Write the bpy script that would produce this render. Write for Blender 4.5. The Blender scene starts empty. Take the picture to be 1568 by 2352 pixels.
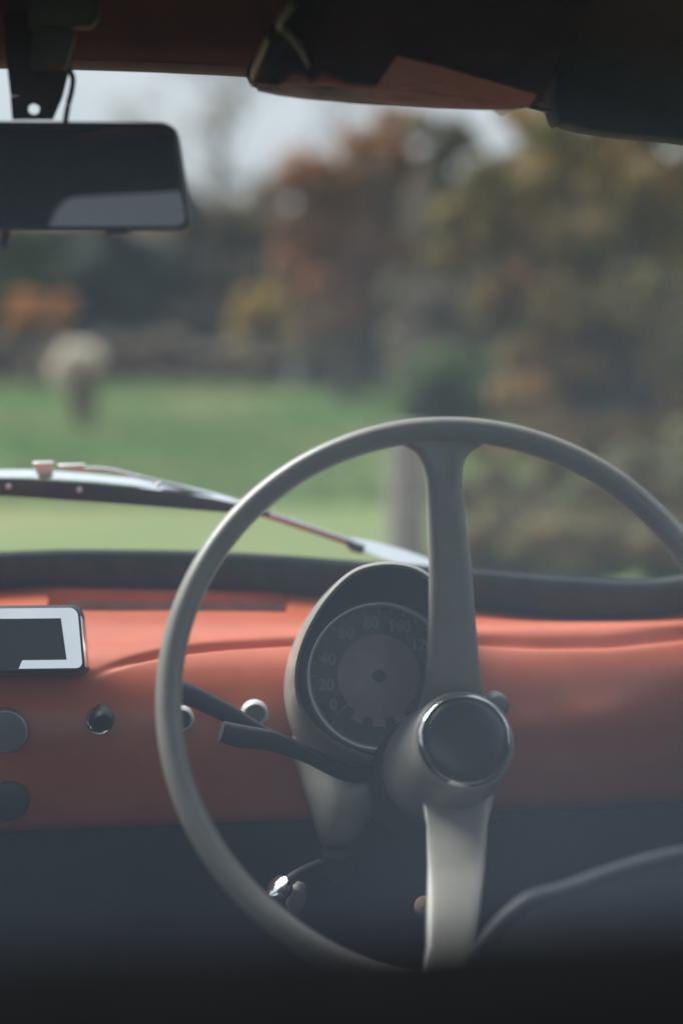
import bpy, bmesh, math, random
from mathutils import Vector, Matrix, noise
random.seed(7)
scene = bpy.context.scene
COL = scene.collection

# ------------------------------------------------------------------ camera, sky, sun, exposure
CAM = Vector((0.0, 0.0, 1.02))
YAW, PIT = math.radians(-7.0), math.radians(-7.0)
FPX = 3920.0
cam_data = bpy.data.cameras.new('camera')
cam_data.sensor_fit = 'HORIZONTAL'
cam_data.sensor_width = 24.0
cam_data.lens = 60.0
cam_data.clip_start = 0.02
cam_data.clip_end = 2000.0
cam_data.dof.use_dof = True
cam_data.dof.focus_distance = 1.34
cam_data.dof.aperture_fstop = 2.1
cam = bpy.data.objects.new('camera', cam_data)
cam.location = CAM
cam.rotation_euler = (math.pi / 2 + PIT, 0.0, YAW)
COL.objects.link(cam)
scene.camera = cam

SUN_ELEV, SUN_AZ = math.radians(48), math.radians(-46)      # azimuth from +Y, negative = left of the car's nose
world = bpy.data.worlds.new('World')
scene.world = world
world.use_nodes = True
wn, wl = world.node_tree.nodes, world.node_tree.links
wn.clear()
w_out = wn.new('ShaderNodeOutputWorld')
w_bg = wn.new('ShaderNodeBackground')
w_sky = wn.new('ShaderNodeTexSky')
w_sky.sky_type = 'NISHITA'
w_sky.sun_disc = False
w_sky.sun_elevation = SUN_ELEV
w_sky.sun_rotation = SUN_AZ
w_sky.air_density = 1.0
w_sky.dust_density = 3.0
w_hs = wn.new('ShaderNodeHueSaturation')
w_hs.inputs['Saturation'].default_value = 0.30            # overcast: the blue is washed out
w_bg.inputs['Strength'].default_value = 0.055
wl.new(w_sky.outputs[0], w_hs.inputs['Color'])
# cloud deck: thin overcast, brighter towards the zenith as such skies are, with soft cloud mottling
w_tc = wn.new('ShaderNodeTexCoord')
w_sep = wn.new('ShaderNodeSeparateXYZ'); wl.new(w_tc.outputs['Generated'], w_sep.inputs[0])
w_max = wn.new('ShaderNodeMath'); w_max.operation = 'MAXIMUM'; w_max.inputs[1].default_value = 0.0
wl.new(w_sep.outputs['Z'], w_max.inputs[0])
w_ov = wn.new('ShaderNodeMath'); w_ov.operation = 'MULTIPLY_ADD'; w_ov.inputs[1].default_value = 1.3; w_ov.inputs[2].default_value = 1.0
wl.new(w_max.outputs[0], w_ov.inputs[0])
w_nz = wn.new('ShaderNodeTexNoise'); w_nz.inputs['Scale'].default_value = 3.5; w_nz.inputs['Detail'].default_value = 5
wl.new(w_tc.outputs['Generated'], w_nz.inputs['Vector'])
w_nr = wn.new('ShaderNodeMapRange'); w_nr.inputs['From Min'].default_value = 0.3; w_nr.inputs['From Max'].default_value = 0.7
w_nr.inputs['To Min'].default_value = 0.85; w_nr.inputs['To Max'].default_value = 1.15
wl.new(w_nz.outputs['Fac'], w_nr.inputs['Value'])
w_mu = wn.new('ShaderNodeMath'); w_mu.operation = 'MULTIPLY'
wl.new(w_ov.outputs[0], w_mu.inputs[0]); wl.new(w_nr.outputs[0], w_mu.inputs[1])
w_cc = wn.new('ShaderNodeVectorMath'); w_cc.operation = 'SCALE'; w_cc.inputs[0].default_value = (2.75, 3.02, 3.40)
wl.new(w_mu.outputs[0], w_cc.inputs['Scale'])
w_mix = wn.new('ShaderNodeMix'); w_mix.data_type = 'RGBA'; w_mix.inputs[0].default_value = 0.8
wl.new(w_hs.outputs[0], w_mix.inputs[6]); wl.new(w_cc.outputs[0], w_mix.inputs[7])
wl.new(w_mix.outputs[2], w_bg.inputs['Color'])
wl.new(w_bg.outputs[0], w_out.inputs['Surface'])

sun_data = bpy.data.lights.new('sun', 'SUN')
sun_data.energy = 2.1
sun_data.angle = math.radians(35)
sun_data.color = (1.0, 0.97, 0.93)
sun = bpy.data.objects.new('sun', sun_data)
sd = Vector((math.sin(SUN_AZ) * math.cos(SUN_ELEV), math.cos(SUN_AZ) * math.cos(SUN_ELEV), math.sin(SUN_ELEV)))
sun.rotation_euler = (-sd).to_track_quat('-Z', 'Y').to_euler()
sun.location = sd * 50
COL.objects.link(sun)

scene.view_settings.view_transform = 'Standard'
scene.view_settings.look = 'None'
scene.view_settings.gamma = 1.0
scene.view_settings.use_curve_mapping = False
scene.view_settings.exposure = 1.92
scene.render.engine = 'CYCLES'
scene.cycles.use_denoising = True
scene.cycles.max_bounces = 10
scene.cycles.transparent_max_bounces = 24
scene.cycles.sample_clamp_indirect = 6.0

# ------------------------------------------------------------------ layout helpers (measured sight lines to 3-D points)
_cp, _sp, _cy, _sy = math.cos(PIT), math.sin(PIT), math.cos(YAW), math.sin(YAW)
FWD = Vector((-_sy * _cp, _cy * _cp, _sp))
RGT = Vector((_cy, _sy, 0.0))
UPV = RGT.cross(FWD)

def ray(px, py):
    return FWD + RGT * ((px - 784) / FPX) + UPV * ((1176 - py) / FPX)
def Q(px, py, Y):
    d = ray(px, py)
    return CAM + d * (Y / d.y)
def proj(p):
    d = Vector(p) - CAM
    z = d.dot(FWD)
    return 784 + FPX * d.dot(RGT) / z, 1176 - FPX * d.dot(UPV) / z
XC = -0.07                                                # centre line of the car
def glass_y(x, z):
    return 1.62 - 0.743 * (z - 0.79) - 0.36 * (x - XC) ** 2
def G(px, py, off=0.0):                                   # point on the curved windscreen (off: towards the nose)
    Y = 1.5
    for _ in range(30):
        p = Q(px, py, Y)
        Y += 0.7 * (glass_y(p.x, p.z) + off - Y)
    return Q(px, py, Y)
def lerp_table(t, tab):
    if t <= tab[0][0]: return tab[0][1]
    for (a, va), (b, vb) in zip(tab, tab[1:]):
        if t <= b: return va + (vb - va) * (t - a) / (b - a)
    return tab[-1][1]
def sstep(a, b, x):
    t = max(0.0, min(1.0, (x - a) / (b - a)))
    return t * t * (3 - 2 * t)

# ------------------------------------------------------------------ materials
def mat(name, color=(0.5, 0.5, 0.5), rough=0.5, metal=0.0, coat=0.0, spec=0.5, var=0.0, vscale=20.0, bump=0.0, bscale=60.0, color2=None, rvar=0.0, detail=4.0):
    m = bpy.data.materials.new(name)
    m.use_nodes = True
    n, l = m.node_tree.nodes, m.node_tree.links
    b = n['Principled BSDF']
    b.inputs['Base Color'].default_value = (*color, 1)
    b.inputs['Roughness'].default_value = rough
    b.inputs['Metallic'].default_value = metal
    b.inputs['Coat Weight'].default_value = coat
    b.inputs['Coat Roughness'].default_value = 0.15
    b.inputs['Specular IOR Level'].default_value = spec
    tc = n.new('ShaderNodeTexCoord')
    if var > 0 or color2:
        nz = n.new('ShaderNodeTexNoise')
        nz.inputs['Scale'].default_value = vscale
        nz.inputs['Detail'].default_value = detail
        l.new(tc.outputs['Object'], nz.inputs['Vector'])
        r = n.new('ShaderNodeValToRGB')
        c2 = color2 or tuple(c * (1 - var) for c in color)
        r.color_ramp.elements[0].position = 0.35
        r.color_ramp.elements[1].position = 0.68
        r.color_ramp.elements[0].color = (*c2, 1)
        r.color_ramp.elements[1].color = (*color, 1)
        l.new(nz.outputs['Fac'], r.inputs['Fac'])
        l.new(r.outputs['Color'], b.inputs['Base Color'])
        if rvar > 0:
            mr = n.new('ShaderNodeMapRange')
            mr.inputs['To Min'].default_value = max(0.02, rough - rvar)
            mr.inputs['To Max'].default_value = min(1.0, rough + rvar)
            l.new(nz.outputs['Fac'], mr.inputs['Value'])
            l.new(mr.outputs[0], b.inputs['Roughness'])
    if bump > 0:
        nb = n.new('ShaderNodeTexNoise')
        nb.inputs['Scale'].default_value = bscale
        nb.inputs['Detail'].default_value = 6
        l.new(tc.outputs['Object'], nb.inputs['Vector'])
        bp = n.new('ShaderNodeBump')
        bp.inputs['Strength'].default_value = bump
        bp.inputs['Distance'].default_value = 0.002
        l.new(nb.outputs['Fac'], bp.inputs['Height'])
        l.new(bp.outputs[0], b.inputs['Normal'])
    return m

def leaf_mat(name, stops, clump=0.9):
    m = bpy.data.materials.new(name)
    m.use_nodes = True
    n, l = m.node_tree.nodes, m.node_tree.links
    b = n['Principled BSDF']
    b.inputs['Roughness'].default_value = 0.7
    geo = n.new('ShaderNodeNewGeometry')
    nz = n.new('ShaderNodeTexNoise')
    nz.inputs['Scale'].default_value = clump
    nz.inputs['Detail'].default_value = 3
    l.new(geo.outputs['Position'], nz.inputs['Vector'])
    a = n.new('ShaderNodeMath'); a.operation = 'MULTIPLY'; a.inputs[1].default_value = 0.42
    l.new(geo.outputs['Random Per Island'], a.inputs[0])
    s = n.new('ShaderNodeMapRange')
    s.inputs['From Min'].default_value = 0.3; s.inputs['From Max'].default_value = 0.7
    s.inputs['To Max'].default_value = 0.62
    l.new(nz.outputs['Fac'], s.inputs['Value'])
    ad = n.new('ShaderNodeMath'); ad.operation = 'ADD'
    l.new(a.outputs[0], ad.inputs[0]); l.new(s.outputs[0], ad.inputs[1])
    r = n.new('ShaderNodeValToRGB')
    e = r.color_ramp.elements
    e[0].position = 0.0; e[0].color = (*stops[0], 1)
    e[1].position = 1.0; e[1].color = (*stops[-1], 1)
    for i, c in enumerate(stops[1:-1], 1):
        k = e.new(i / (len(stops) - 1)); k.color = (*c, 1)
    l.new(ad.outputs[0], r.inputs['Fac'])
    l.new(r.outputs['Color'], b.inputs['Base Color'])
    tr = n.new('ShaderNodeBsdfTranslucent')
    l.new(r.outputs['Color'], tr.inputs['Color'])
    mx = n.new('ShaderNodeMixShader'); mx.inputs[0].default_value = 0.5
    l.new(b.outputs[0], mx.inputs[1]); l.new(tr.outputs[0], mx.inputs[2])
    l.new(mx.outputs[0], n['Material Output'].inputs['Surface'])
    return m

def glass_mat(name, tint=(0.95, 0.97, 0.96), dust=0.03, dust_haze_low=None, z_low=0.8, z_high=1.1, dust_haze_col=(0.55, 0.56, 0.58), gloss=1.0, scale=9.0):
    """thin pane: clear, mirror-like at grazing angles, with a film of dust, thicker low down, which on the rear window also paints in haze"""
    m = bpy.data.materials.new(name)
    m.use_nodes = True
    n, l = m.node_tree.nodes, m.node_tree.links
    n.remove(n['Principled BSDF'])
    tr = n.new('ShaderNodeBsdfTransparent'); tr.inputs[0].default_value = (*tint, 1)
    gl = n.new('ShaderNodeBsdfGlossy'); gl.inputs['Roughness'].default_value = 0.03
    lw = n.new('ShaderNodeLayerWeight')                    # Schlick: the same from either side of the pane
    pw = n.new('ShaderNodeMath'); pw.operation = 'POWER'; pw.inputs[1].default_value = 5.0
    l.new(lw.outputs['Facing'], pw.inputs[0])
    fm = n.new('ShaderNodeMath'); fm.operation = 'MULTIPLY_ADD'; fm.inputs[1].default_value = 0.9 * gloss; fm.inputs[2].default_value = 0.045 * gloss
    l.new(pw.outputs[0], fm.inputs[0])
    m1 = n.new('ShaderNodeMixShader')
    l.new(fm.outputs[0], m1.inputs[0]); l.new(tr.outputs[0], m1.inputs[1]); l.new(gl.outputs[0], m1.inputs[2])
    df = n.new('ShaderNodeBsdfDiffuse'); df.inputs[0].default_value = (*dust_haze_col, 1)
    tl = n.new('ShaderNodeBsdfTranslucent'); tl.inputs[0].default_value = (*dust_haze_col, 1)
    md = n.new('ShaderNodeMixShader'); md.inputs[0].default_value = 0.5
    l.new(df.outputs[0], md.inputs[1]); l.new(tl.outputs[0], md.inputs[2])
    tc = n.new('ShaderNodeTexCoord')
    nz = n.new('ShaderNodeTexNoise'); nz.inputs['Scale'].default_value = scale; nz.inputs['Detail'].default_value = 8
    l.new(tc.outputs['Object'], nz.inputs['Vector'])
    nr = n.new('ShaderNodeMapRange')
    nr.inputs['From Min'].default_value = 0.3; nr.inputs['From Max'].default_value = 0.7
    nr.inputs['To Min'].default_value = 0.7; nr.inputs['To Max'].default_value = 1.3
    l.new(nz.outputs['Fac'], nr.inputs['Value'])
    mul = n.new('ShaderNodeMath'); mul.operation = 'MULTIPLY'
    l.new(nr.outputs[0], mul.inputs[0])
    if dust_haze_low is None:
        mul.inputs[1].default_value = dust
    else:
        sx = n.new('ShaderNodeSeparateXYZ')
        l.new(tc.outputs['Object'], sx.inputs[0])
        zr = n.new('ShaderNodeMapRange')
        zr.inputs['From Min'].default_value = z_low; zr.inputs['From Max'].default_value = z_high
        zr.inputs['To Min'].default_value = dust_haze_low; zr.inputs['To Max'].default_value = dust
        l.new(sx.outputs['Z'], zr.inputs['Value'])
        l.new(zr.outputs[0], mul.inputs[1])
    m2 = n.new('ShaderNodeMixShader')
    l.new(mul.outputs[0], m2.inputs[0]); l.new(m1.outputs[0], m2.inputs[1]); l.new(md.outputs[0], m2.inputs[2])
    l.new(m2.outputs[0], n['Material Output'].inputs['Surface'])
    return m

RED = mat('coral_paint', (0.56, 0.120, 0.052), 0.40, coat=0.28, spec=0.4, var=0.10, vscale=35, rvar=0.06, bump=0.05, bscale=90)
RED_SHADE = mat('shaded_coral_paint', (0.032, 0.0125, 0.0098), 0.75, spec=0.1, color2=(0.019, 0.0105, 0.009), vscale=28, bump=0.15, bscale=120)  # coral paint with the under-roof shade put into its colour
GREY = mat('grey_plastic', (0.305, 0.286, 0.256), 0.34, var=0.12, vscale=40, rvar=0.06, bump=0.06, bscale=300)
GREY_DARK = mat('dark_grey_plastic', (0.05, 0.052, 0.055), 0.5, var=0.2, vscale=40)
BLACK = mat('black_plastic', (0.009, 0.010, 0.013), 0.5, var=0.25, vscale=50, bump=0.1, bscale=250)
BLACK_GLOSS = mat('black_enamel', (0.010, 0.011, 0.014), 0.34, coat=0.1, var=0.15, vscale=60)
RUBBER = mat('black_rubber', (0.040, 0.044, 0.050), 0.65, spec=0.15, var=0.3, vscale=45, bump=0.2, bscale=180)
VINYL = mat('black_vinyl', (0.014, 0.017, 0.022), 0.55, var=0.3, vscale=35, bump=0.35, bscale=160)
SEALB = mat('matt_black_rubber', (0.006, 0.0065, 0.0075), 0.85, spec=0.08, var=0.3, vscale=45)
SEATV = mat('slate_vinyl', (0.045, 0.052, 0.060), 0.45, var=0.2, vscale=30, bump=0.25, bscale=200)
PIPING = mat('grey_piping', (0.12, 0.13, 0.15), 0.45, var=0.15, vscale=60)
LINER = mat('dark_headliner', (0.009, 0.011, 0.015), 0.9, var=0.3, vscale=60, bump=0.3, bscale=300)
CARPET = mat('dark_carpet', (0.020, 0.021, 0.023), 0.95, var=0.4, vscale=80, bump=0.5, bscale=300)
CHROME = mat('chrome', (0.80, 0.80, 0.81), 0.14, metal=1.0, var=0.08, vscale=50, rvar=0.06)
SATIN = mat('satin_metal', (0.62, 0.62, 0.62), 0.42, metal=0.2, var=0.12, vscale=60, rvar=0.08)
SILVERP = mat('silver_paint', (0.82, 0.82, 0.83), 0.30, metal=0.0, coat=0.2, var=0.06, vscale=60)
GREENK = mat('grey_green_plastic', (0.17, 0.20, 0.18), 0.45, var=0.15, vscale=60)
KNOBG = mat('blue_grey_plastic', (0.21, 0.235, 0.25), 0.4, var=0.1, vscale=60)
BEIGE = mat('worn_beige_knob', (0.45, 0.32, 0.24), 0.5, var=0.2, vscale=80)
WHITEINK = mat('ivory_ink', (0.42, 0.41, 0.39), 0.6, var=0.1)
DIALIN = mat('grey_dial_centre', (0.40, 0.315, 0.27), 0.5, var=0.15, vscale=60)
BROWNP = mat('brown_undercoat', (0.05, 0.033, 0.028), 0.6, var=0.3, vscale=50)
TAPE = bpy.data.materials.new('yellowed_tape')
TAPE.use_nodes = True
_b = TAPE.node_tree.nodes['Principled BSDF']
_b.inputs['Base Color'].default_value = (0.05, 0.052, 0.056, 1)
_b.inputs['Roughness'].default_value = 0.3
_b.inputs['Alpha'].default_value = 0.42
_nz = TAPE.node_tree.nodes.new('ShaderNodeTexNoise'); _nz.inputs['Scale'].default_value = 30
_mr = TAPE.node_tree.nodes.new('ShaderNodeMapRange')
_mr.inputs['To Min'].default_value = 0.22; _mr.inputs['To Max'].default_value = 0.5
TAPE.node_tree.links.new(_nz.outputs['Fac'], _mr.inputs['Value'])
TAPE.node_tree.links.new(_mr.outputs[0], _b.inputs['Alpha'])
MIRROR = mat('mirror_silver', (0.115, 0.118, 0.12), 0.015, metal=1.0, var=0.06, vscale=20)
WINDOW = glass_mat('dusty_windscreen', gloss=0.4, dust=0.010, dust_haze_low=0.015, z_low=0.80, z_high=0.98)
REARW = glass_mat('dusty_hazed_rear_window', dust=0.003, dust_haze_low=0.150, z_low=1.0, z_high=1.10, scale=5.0, gloss=0.10, dust_haze_col=(0.44, 0.53, 0.66))  # bluish dust graded downwards paints the haze veil over the view
SIDEW = glass_mat('side_window_glass', dust=0.02)
LENS = glass_mat('dial_glass', dust=0.02, gloss=0.25)

# ------------------------------------------------------------------ mesh helpers
def add(name, verts, faces, material, parent=None, smooth=True, angle=40, mats=None, face_mats=None):
    me = bpy.data.meshes.new(name)
    me.from_pydata([tuple(v) for v in verts], [], faces)
    for m in ([material] if mats is None else mats):
        me.materials.append(m)
    if face_mats:
        for p, k in zip(me.polygons, face_mats): p.material_index = k
    bm = bmesh.new(); bm.from_mesh(me)
    bmesh.ops.recalc_face_normals(bm, faces=bm.faces)
    bm.to_mesh(me); bm.free()
    if smooth:
        me.shade_smooth()
        me.set_sharp_from_angle(angle=math.radians(angle))
    o = bpy.data.objects.new(name, me)
    COL.objects.link(o)
    if parent: o.parent = parent
    return o

def loft(rings, closed=True, cap0=True, cap1=True):
    n = len(rings[0]); v = [p for r in rings for p in r]; f = []
    for i in range(len(rings) - 1):
        for j in range(n if closed else n - 1):
            k = (j + 1) % n
            f.append((i * n + j, i * n + k, (i + 1) * n + k, (i + 1) * n + j))
    if closed and cap0: f.append(tuple(range(n - 1, -1, -1)))
    if closed and cap1: f.append(tuple((len(rings) - 1) * n + j for j in range(n)))
    return v, f

def frame_of(d, hint=Vector((0, 0, 1))):
    d = d.normalized()
    if abs(d.dot(hint)) > 0.95: hint = Vector((1, 0, 0))
    a = d.cross(hint).normalized()
    return a, a.cross(d).normalized()

def lathe(o, axis, profile, n=64, cap0=True, cap1=True):
    a, b = frame_of(axis); ax = axis.normalized(); rings = []
    for s, r in profile:
        rings.append([o + ax * s + (a * math.cos(2 * math.pi * k / n) + b * math.sin(2 * math.pi * k / n)) * r for k in range(n)])
    return loft(rings, True, cap0, cap1)

def smooth_path(pts, sub=6):
    out = []
    P = [pts[0]] + list(pts) + [pts[-1]]
    for i in range(1, len(P) - 2):
        for k in range(sub):
            t = k / sub
            p0, p1, p2, p3 = P[i - 1], P[i], P[i + 1], P[i + 2]
            out.append(0.5 * ((2 * p1) + (p2 - p0) * t + (2 * p0 - 5 * p1 + 4 * p2 - p3) * t * t + (3 * p1 - p0 - 3 * p2 + p3) * t ** 3))
    out.append(pts[-1])
    return out

def tube(pts, r, n=14, ry=None, hint=Vector((0, 0, 1)), sub=6):
    """r: number or list over pts; ry: other half-axis (along hint side)"""
    if not isinstance(r, (list, tuple)): r = [r] * len(pts)
    if ry is None: ry = r
    elif not isinstance(ry, (list, tuple)): ry = [ry] * len(pts)
    if sub > 1 and len(pts) > 2:
        q = smooth_path(pts, sub)
        N = len(pts) - 1
        def ex(L): return [lerp_table(i / sub, [(j, L[j]) for j in range(N + 1)]) for i in range(N * sub + 1)]
        r, ry, pts = ex(r), ex(ry), q
    rings = []
    for i, p in enumerate(pts):
        d = (pts[min(i + 1, len(pts) - 1)] - pts[max(i - 1, 0)])
        a, b = frame_of(d, hint)
        rings.append([p + a * math.cos(2 * math.pi * k / n) * r[i] + b * math.sin(2 * math.pi * k / n) * ry[i] for k in range(n)])
    return loft(rings)

def join(*vfs):
    V, Fc = [], []
    for v, f in vfs:
        k = len(V); V += list(v); Fc += [tuple(i + k for i in g) for g in f]
    return V, Fc

def prism(poly, off):
    n = len(poly)
    v = list(poly) + [p + off for p in poly]
    f = [tuple(range(n)), tuple(range(2 * n - 1, n - 1, -1))]
    f += [(i, (i + 1) % n, n + (i + 1) % n, n + i) for i in range(n)]
    return v, f

def box(x0, x1, y0, y1, z0, z1):
    v = [Vector((x, y, z)) for x in (x0, x1) for y in (y0, y1) for z in (z0, z1)]
    return v, [(0, 1, 3, 2), (4, 6, 7, 5), (0, 4, 5, 1), (2, 3, 7, 6), (0, 2, 6, 4), (1, 5, 7, 3)]

def bevel(o, w=0.003, seg=3, flat=False):
    bm = bmesh.new(); bm.from_mesh(o.data)
    bmesh.ops.remove_doubles(bm, verts=bm.verts, dist=1e-5)
    es = [e for e in bm.edges if len(e.link_faces) == 2 and e.calc_face_angle(0) > math.radians(30)]
    bmesh.ops.bevel(bm, geom=es, offset=w, segments=seg, affect='EDGES', profile=0.5)
    bm.to_mesh(o.data); bm.free()
    if flat: o.data.shade_flat()
    else:
        o.data.shade_smooth(); o.data.set_sharp_from_angle(angle=math.radians(40))
    return o

def tag(o, label=None, cat=None, group=None, kind=None):
    if label: o['label'] = label
    if cat: o['category'] = cat
    if group: o['group'] = group
    if kind: o['kind'] = kind
    return o

def empty(name, loc=(0, 0, 0)):
    o = bpy.data.objects.new(name, None)
    o.empty_display_size = 0.2
    o.location = loc
    COL.objects.link(o)
    return o

# ================================================================== SETTING: ground
def make_ground():
    nx, ny = 60, 90
    xs = [-300 + 600 * i / nx for i in range(nx + 1)]
    xs = sorted(set([round(math.copysign(abs(x / 300) ** 2.2 * 300, x), 3) for x in xs]))
    ys = [math.copysign(abs(-1 + 2 * j / ny) ** 2.2 * 400, -1 + 2 * j / ny) for j in range(ny + 1)]
    v = []
    for y in ys:
        for x in xs:
            h = 0.05 * noise.noise(Vector((x * 0.3, y * 0.3, 0))) if (abs(x) > 2 or y > 4 or y < -2) else 0.0
            v.append(Vector((x, y, h * sstep(3, 9, math.hypot(x, y)))))
    w = len(xs); f = [(j * w + i, j * w + i + 1, (j + 1) * w + i + 1, (j + 1) * w + i) for j in range(len(ys) - 1) for i in range(w - 1)]
    m = bpy.data.materials.new('lawn')
    m.use_nodes = True
    n, l = m.node_tree.nodes, m.node_tree.links
    b = n['Principled BSDF']; b.inputs['Roughness'].default_value = 0.9; b.inputs['Specular IOR Level'].default_value = 0.05
    tc = n.new('ShaderNodeTexCoord')
    n1 = n.new('ShaderNodeTexNoise'); n1.inputs['Scale'].default_value = 0.45; n1.inputs['Detail'].default_value = 6
    n2 = n.new('ShaderNodeTexNoise'); n2.inputs['Scale'].default_value = 14; n2.inputs['Detail'].default_value = 5
    for q in (n1, n2): l.new(tc.outputs['Object'], q.inputs['Vector'])
    r1 = n.new('ShaderNodeValToRGB')
    e = r1.color_ramp.elements
    e[0].position = 0.36; e[0].color = (0.058, 0.160, 0.050, 1)
    e[1].position = 0.66; e[1].color = (0.205, 0.195, 0.095, 1)
    k = e.new(0.5); k.color = (0.118, 0.186, 0.074, 1)
    l.new(n1.outputs['Fac'], r1.inputs['Fac'])
    r2 = n.new('ShaderNodeValToRGB')
    r2.color_ramp.elements[0].position = 0.35; r2.color_ramp.elements[0].color = (0.75, 0.75, 0.75, 1)
    r2.color_ramp.elements[1].position = 0.7; r2.color_ramp.elements[1].color = (1.2, 1.15, 1.1, 1)
    l.new(n2.outputs['Fac'], r2.inputs['Fac'])
    mx = n.new('ShaderNodeMix'); mx.data_type = 'RGBA'; mx.blend_type = 'MULTIPLY'; mx.inputs[0].default_value = 1.0
    l.new(r1.outputs[0], mx.inputs[6]); l.new(r2.outputs[0], mx.inputs[7])
    # fallen leaves under the trees: brown litter beyond the far edge of the mown grass
    sx = n.new('ShaderNodeSeparateXYZ'); l.new(tc.outputs['Object'], sx.inputs[0])
    n3 = n.new('ShaderNodeTexNoise'); n3.inputs['Scale'].default_value = 0.5; l.new(tc.outputs['Object'], n3.inputs['Vector'])
    ml = n.new('ShaderNodeMath'); ml.operation = 'MULTIPLY_ADD'; ml.inputs[1].default_value = 7.0
    l.new(n3.outputs['Fac'], ml.inputs[0]); l.new(sx.outputs['Y'], ml.inputs[2])
    mr = n.new('ShaderNodeMapRange'); mr.inputs['From Min'].default_value = 23.0; mr.inputs['From Max'].default_value = 24.5
    l.new(ml.outputs[0], mr.inputs['Value'])
    m2 = n.new('ShaderNodeMix'); m2.data_type = 'RGBA'; m2.inputs[7].default_value = (0.050, 0.038, 0.030, 1)
    l.new(mr.outputs[0], m2.inputs[0]); l.new(mx.outputs[2], m2.inputs[6])
    l.new(m2.outputs[2], b.inputs['Base Color'])
    n4 = n.new('ShaderNodeTexNoise'); n4.inputs['Scale'].default_value = 0.9; n4.inputs['Detail'].default_value = 5; l.new(tc.outputs['Object'], n4.inputs['Vector'])
    m4 = n.new('ShaderNodeMath'); m4.operation = 'MULTIPLY_ADD'; m4.inputs[1].default_value = 5.0
    l.new(n4.outputs['Fac'], m4.inputs[0]); l.new(sx.outputs['Y'], m4.inputs[2])
    r4 = n.new('ShaderNodeMapRange'); r4.inputs['From Min'].default_value = 10.5; r4.inputs['From Max'].default_value = 15.0
    r4.inputs['To Min'].default_value = 0.5; r4.inputs['To Max'].default_value = 0.0
    l.new(m4.outputs[0], r4.inputs['Value'])
    m5 = n.new('ShaderNodeMix'); m5.data_type = 'RGBA'; m5.inputs[7].default_value = (0.190, 0.200, 0.100, 1)
    l.new(r4.outputs[0], m5.inputs[0]); l.new(m2.outputs[2], m5.inputs[6])
    l.new(m5.outputs[2], b.inputs['Base Color'])
    o = add('ground', v, f, m, None, True, 60)
    tag(o, kind='structure')
make_ground()

def B(px, d, py=None):
    """point at distance d along the sight line column px; height from py or on the ground"""
    x = d * (-_sy) + RGT.x * d * (px - 784) / FPX
    y = d * _cy + RGT.y * d * (px - 784) / FPX
    z = 0.0 if py is None else CAM.z + d * (695 - py) / FPX
    return Vector((x, y, z))

# ================================================================== THE CAR
car = empty('car', (XC, 1.2, 0.0))
tag(car, 'vintage small car with coral red dashboard and grey two-spoke steering wheel', 'car')
OFF = Vector(car.location)
def part(name, vf, material, parent=None, **k):
    """parent None: a part of the car; the car's Empty stands on the ground, so mesh points are taken relative to it"""
    v = [Vector(p) - OFF for p in vf[0]]
    return add(name, v, vf[1], material, parent or car, **k)

# ---- steering wheel
WC = Vector((0.2158, 1.131, 0.7545)); TILT, AZ = math.radians(26.8), math.radians(-7.0)
WN = Vector((math.sin(AZ) * math.cos(TILT), -math.cos(AZ) * math.cos(TILT), math.sin(TILT)))
WA = WN.cross(Vector((0, 0, 1))).normalized(); WB = WA.cross(WN).normalized()
def rim():
    R, n, k = 0.195, 160, 20
    rings = []
    for i in range(n):
        t = 2 * math.pi * i / n
        e = WA * math.cos(t) + WB * math.sin(t)
        ring = []
        for j in range(k):
            s = 2 * math.pi * j / k
            c_, s_ = math.cos(s), math.sin(s)
            q = (abs(c_) ** 1.75 + abs(s_) ** 1.75) ** (-1 / 1.75)
            ring.append(WC + e * (R + 0.0092 * q * c_) + WN * (0.0115 * q * s_))
        rings.append(ring)
    v = [p for r in rings for p in r]
    f = [(i * k + j, i * k + (j + 1) % k, ((i + 1) % n) * k + (j + 1) % k, ((i + 1) % n) * k + j) for i in range(n) for j in range(k)]
    return v, f
wheel = part('steering_wheel', rim(), GREY, angle=60)
def spoke(rows, depth=0.012, flat=0.55):
    """rows: (py, left px, right px, Y of the front face): a strip with rounded front"""
    rings = []
    for py, l_, r_, Y in rows:
        a, b = Q(l_, py, Y), Q(r_, py, Y)
        m = (a + b) / 2; h = (b - a) / 2
        back = (FWD * 1.0).normalized()
        ring = []
        N = 20
        for j in range(N):
            s = 2 * math.pi * j / N
            c_, s_ = math.cos(s), math.sin(s)
            ring.append(m + h * math.copysign(abs(c_) ** 0.6, c_) + back * depth * (1 - math.copysign(abs(s_) ** 0.75, s_)) )
        rings.append(ring)
    return loft(rings)
ytop = (WC + WB * 0.195).y; ybot = (WC - WB * 0.195).y
part('spoke', spoke([(1008, 900, 1136, ytop - 0.004), (1022, 925, 1112, ytop - 0.006), (1036, 950, 1086, ytop - 0.007), (1050, 963, 1074, ytop - .008), (1070, 972, 1067, ytop - 0.009), (1100, 979, 1065, ytop - 0.010), (1200, 983, 1074, ytop - 0.010),
                     (1290, 986, 1085, ytop - 0.010), (1400, 986, 1093, ytop - 0.010), (1500, 982, 1101, ytop - 0.008), (1560, 979, 1107, ytop - 0.002), (1590, 974, 1114, ytop + 0.006), (1615, 966, 1124, ytop + 0.018), (1640, 960, 1130, ytop + 0.030)]), GREY, wheel, angle=50)
part('spoke', spoke([(1830, 965, 1140, 1.222), (1870, 972, 1130, 1.212), (1900, 979, 1123, 1.196), (2000, 982, 1117, 1.150), (2100, 980, 1105, 1.108), (2180, 978, 1090, 1.078), (2240, 966, 1085, 1.058), (2275, 940, 1090, 1.046)], 0.009), GREY, wheel, angle=50)
H0 = Q(1067, 1701, 1.195); H1 = Q(1004, 1768, 1.285)
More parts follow.
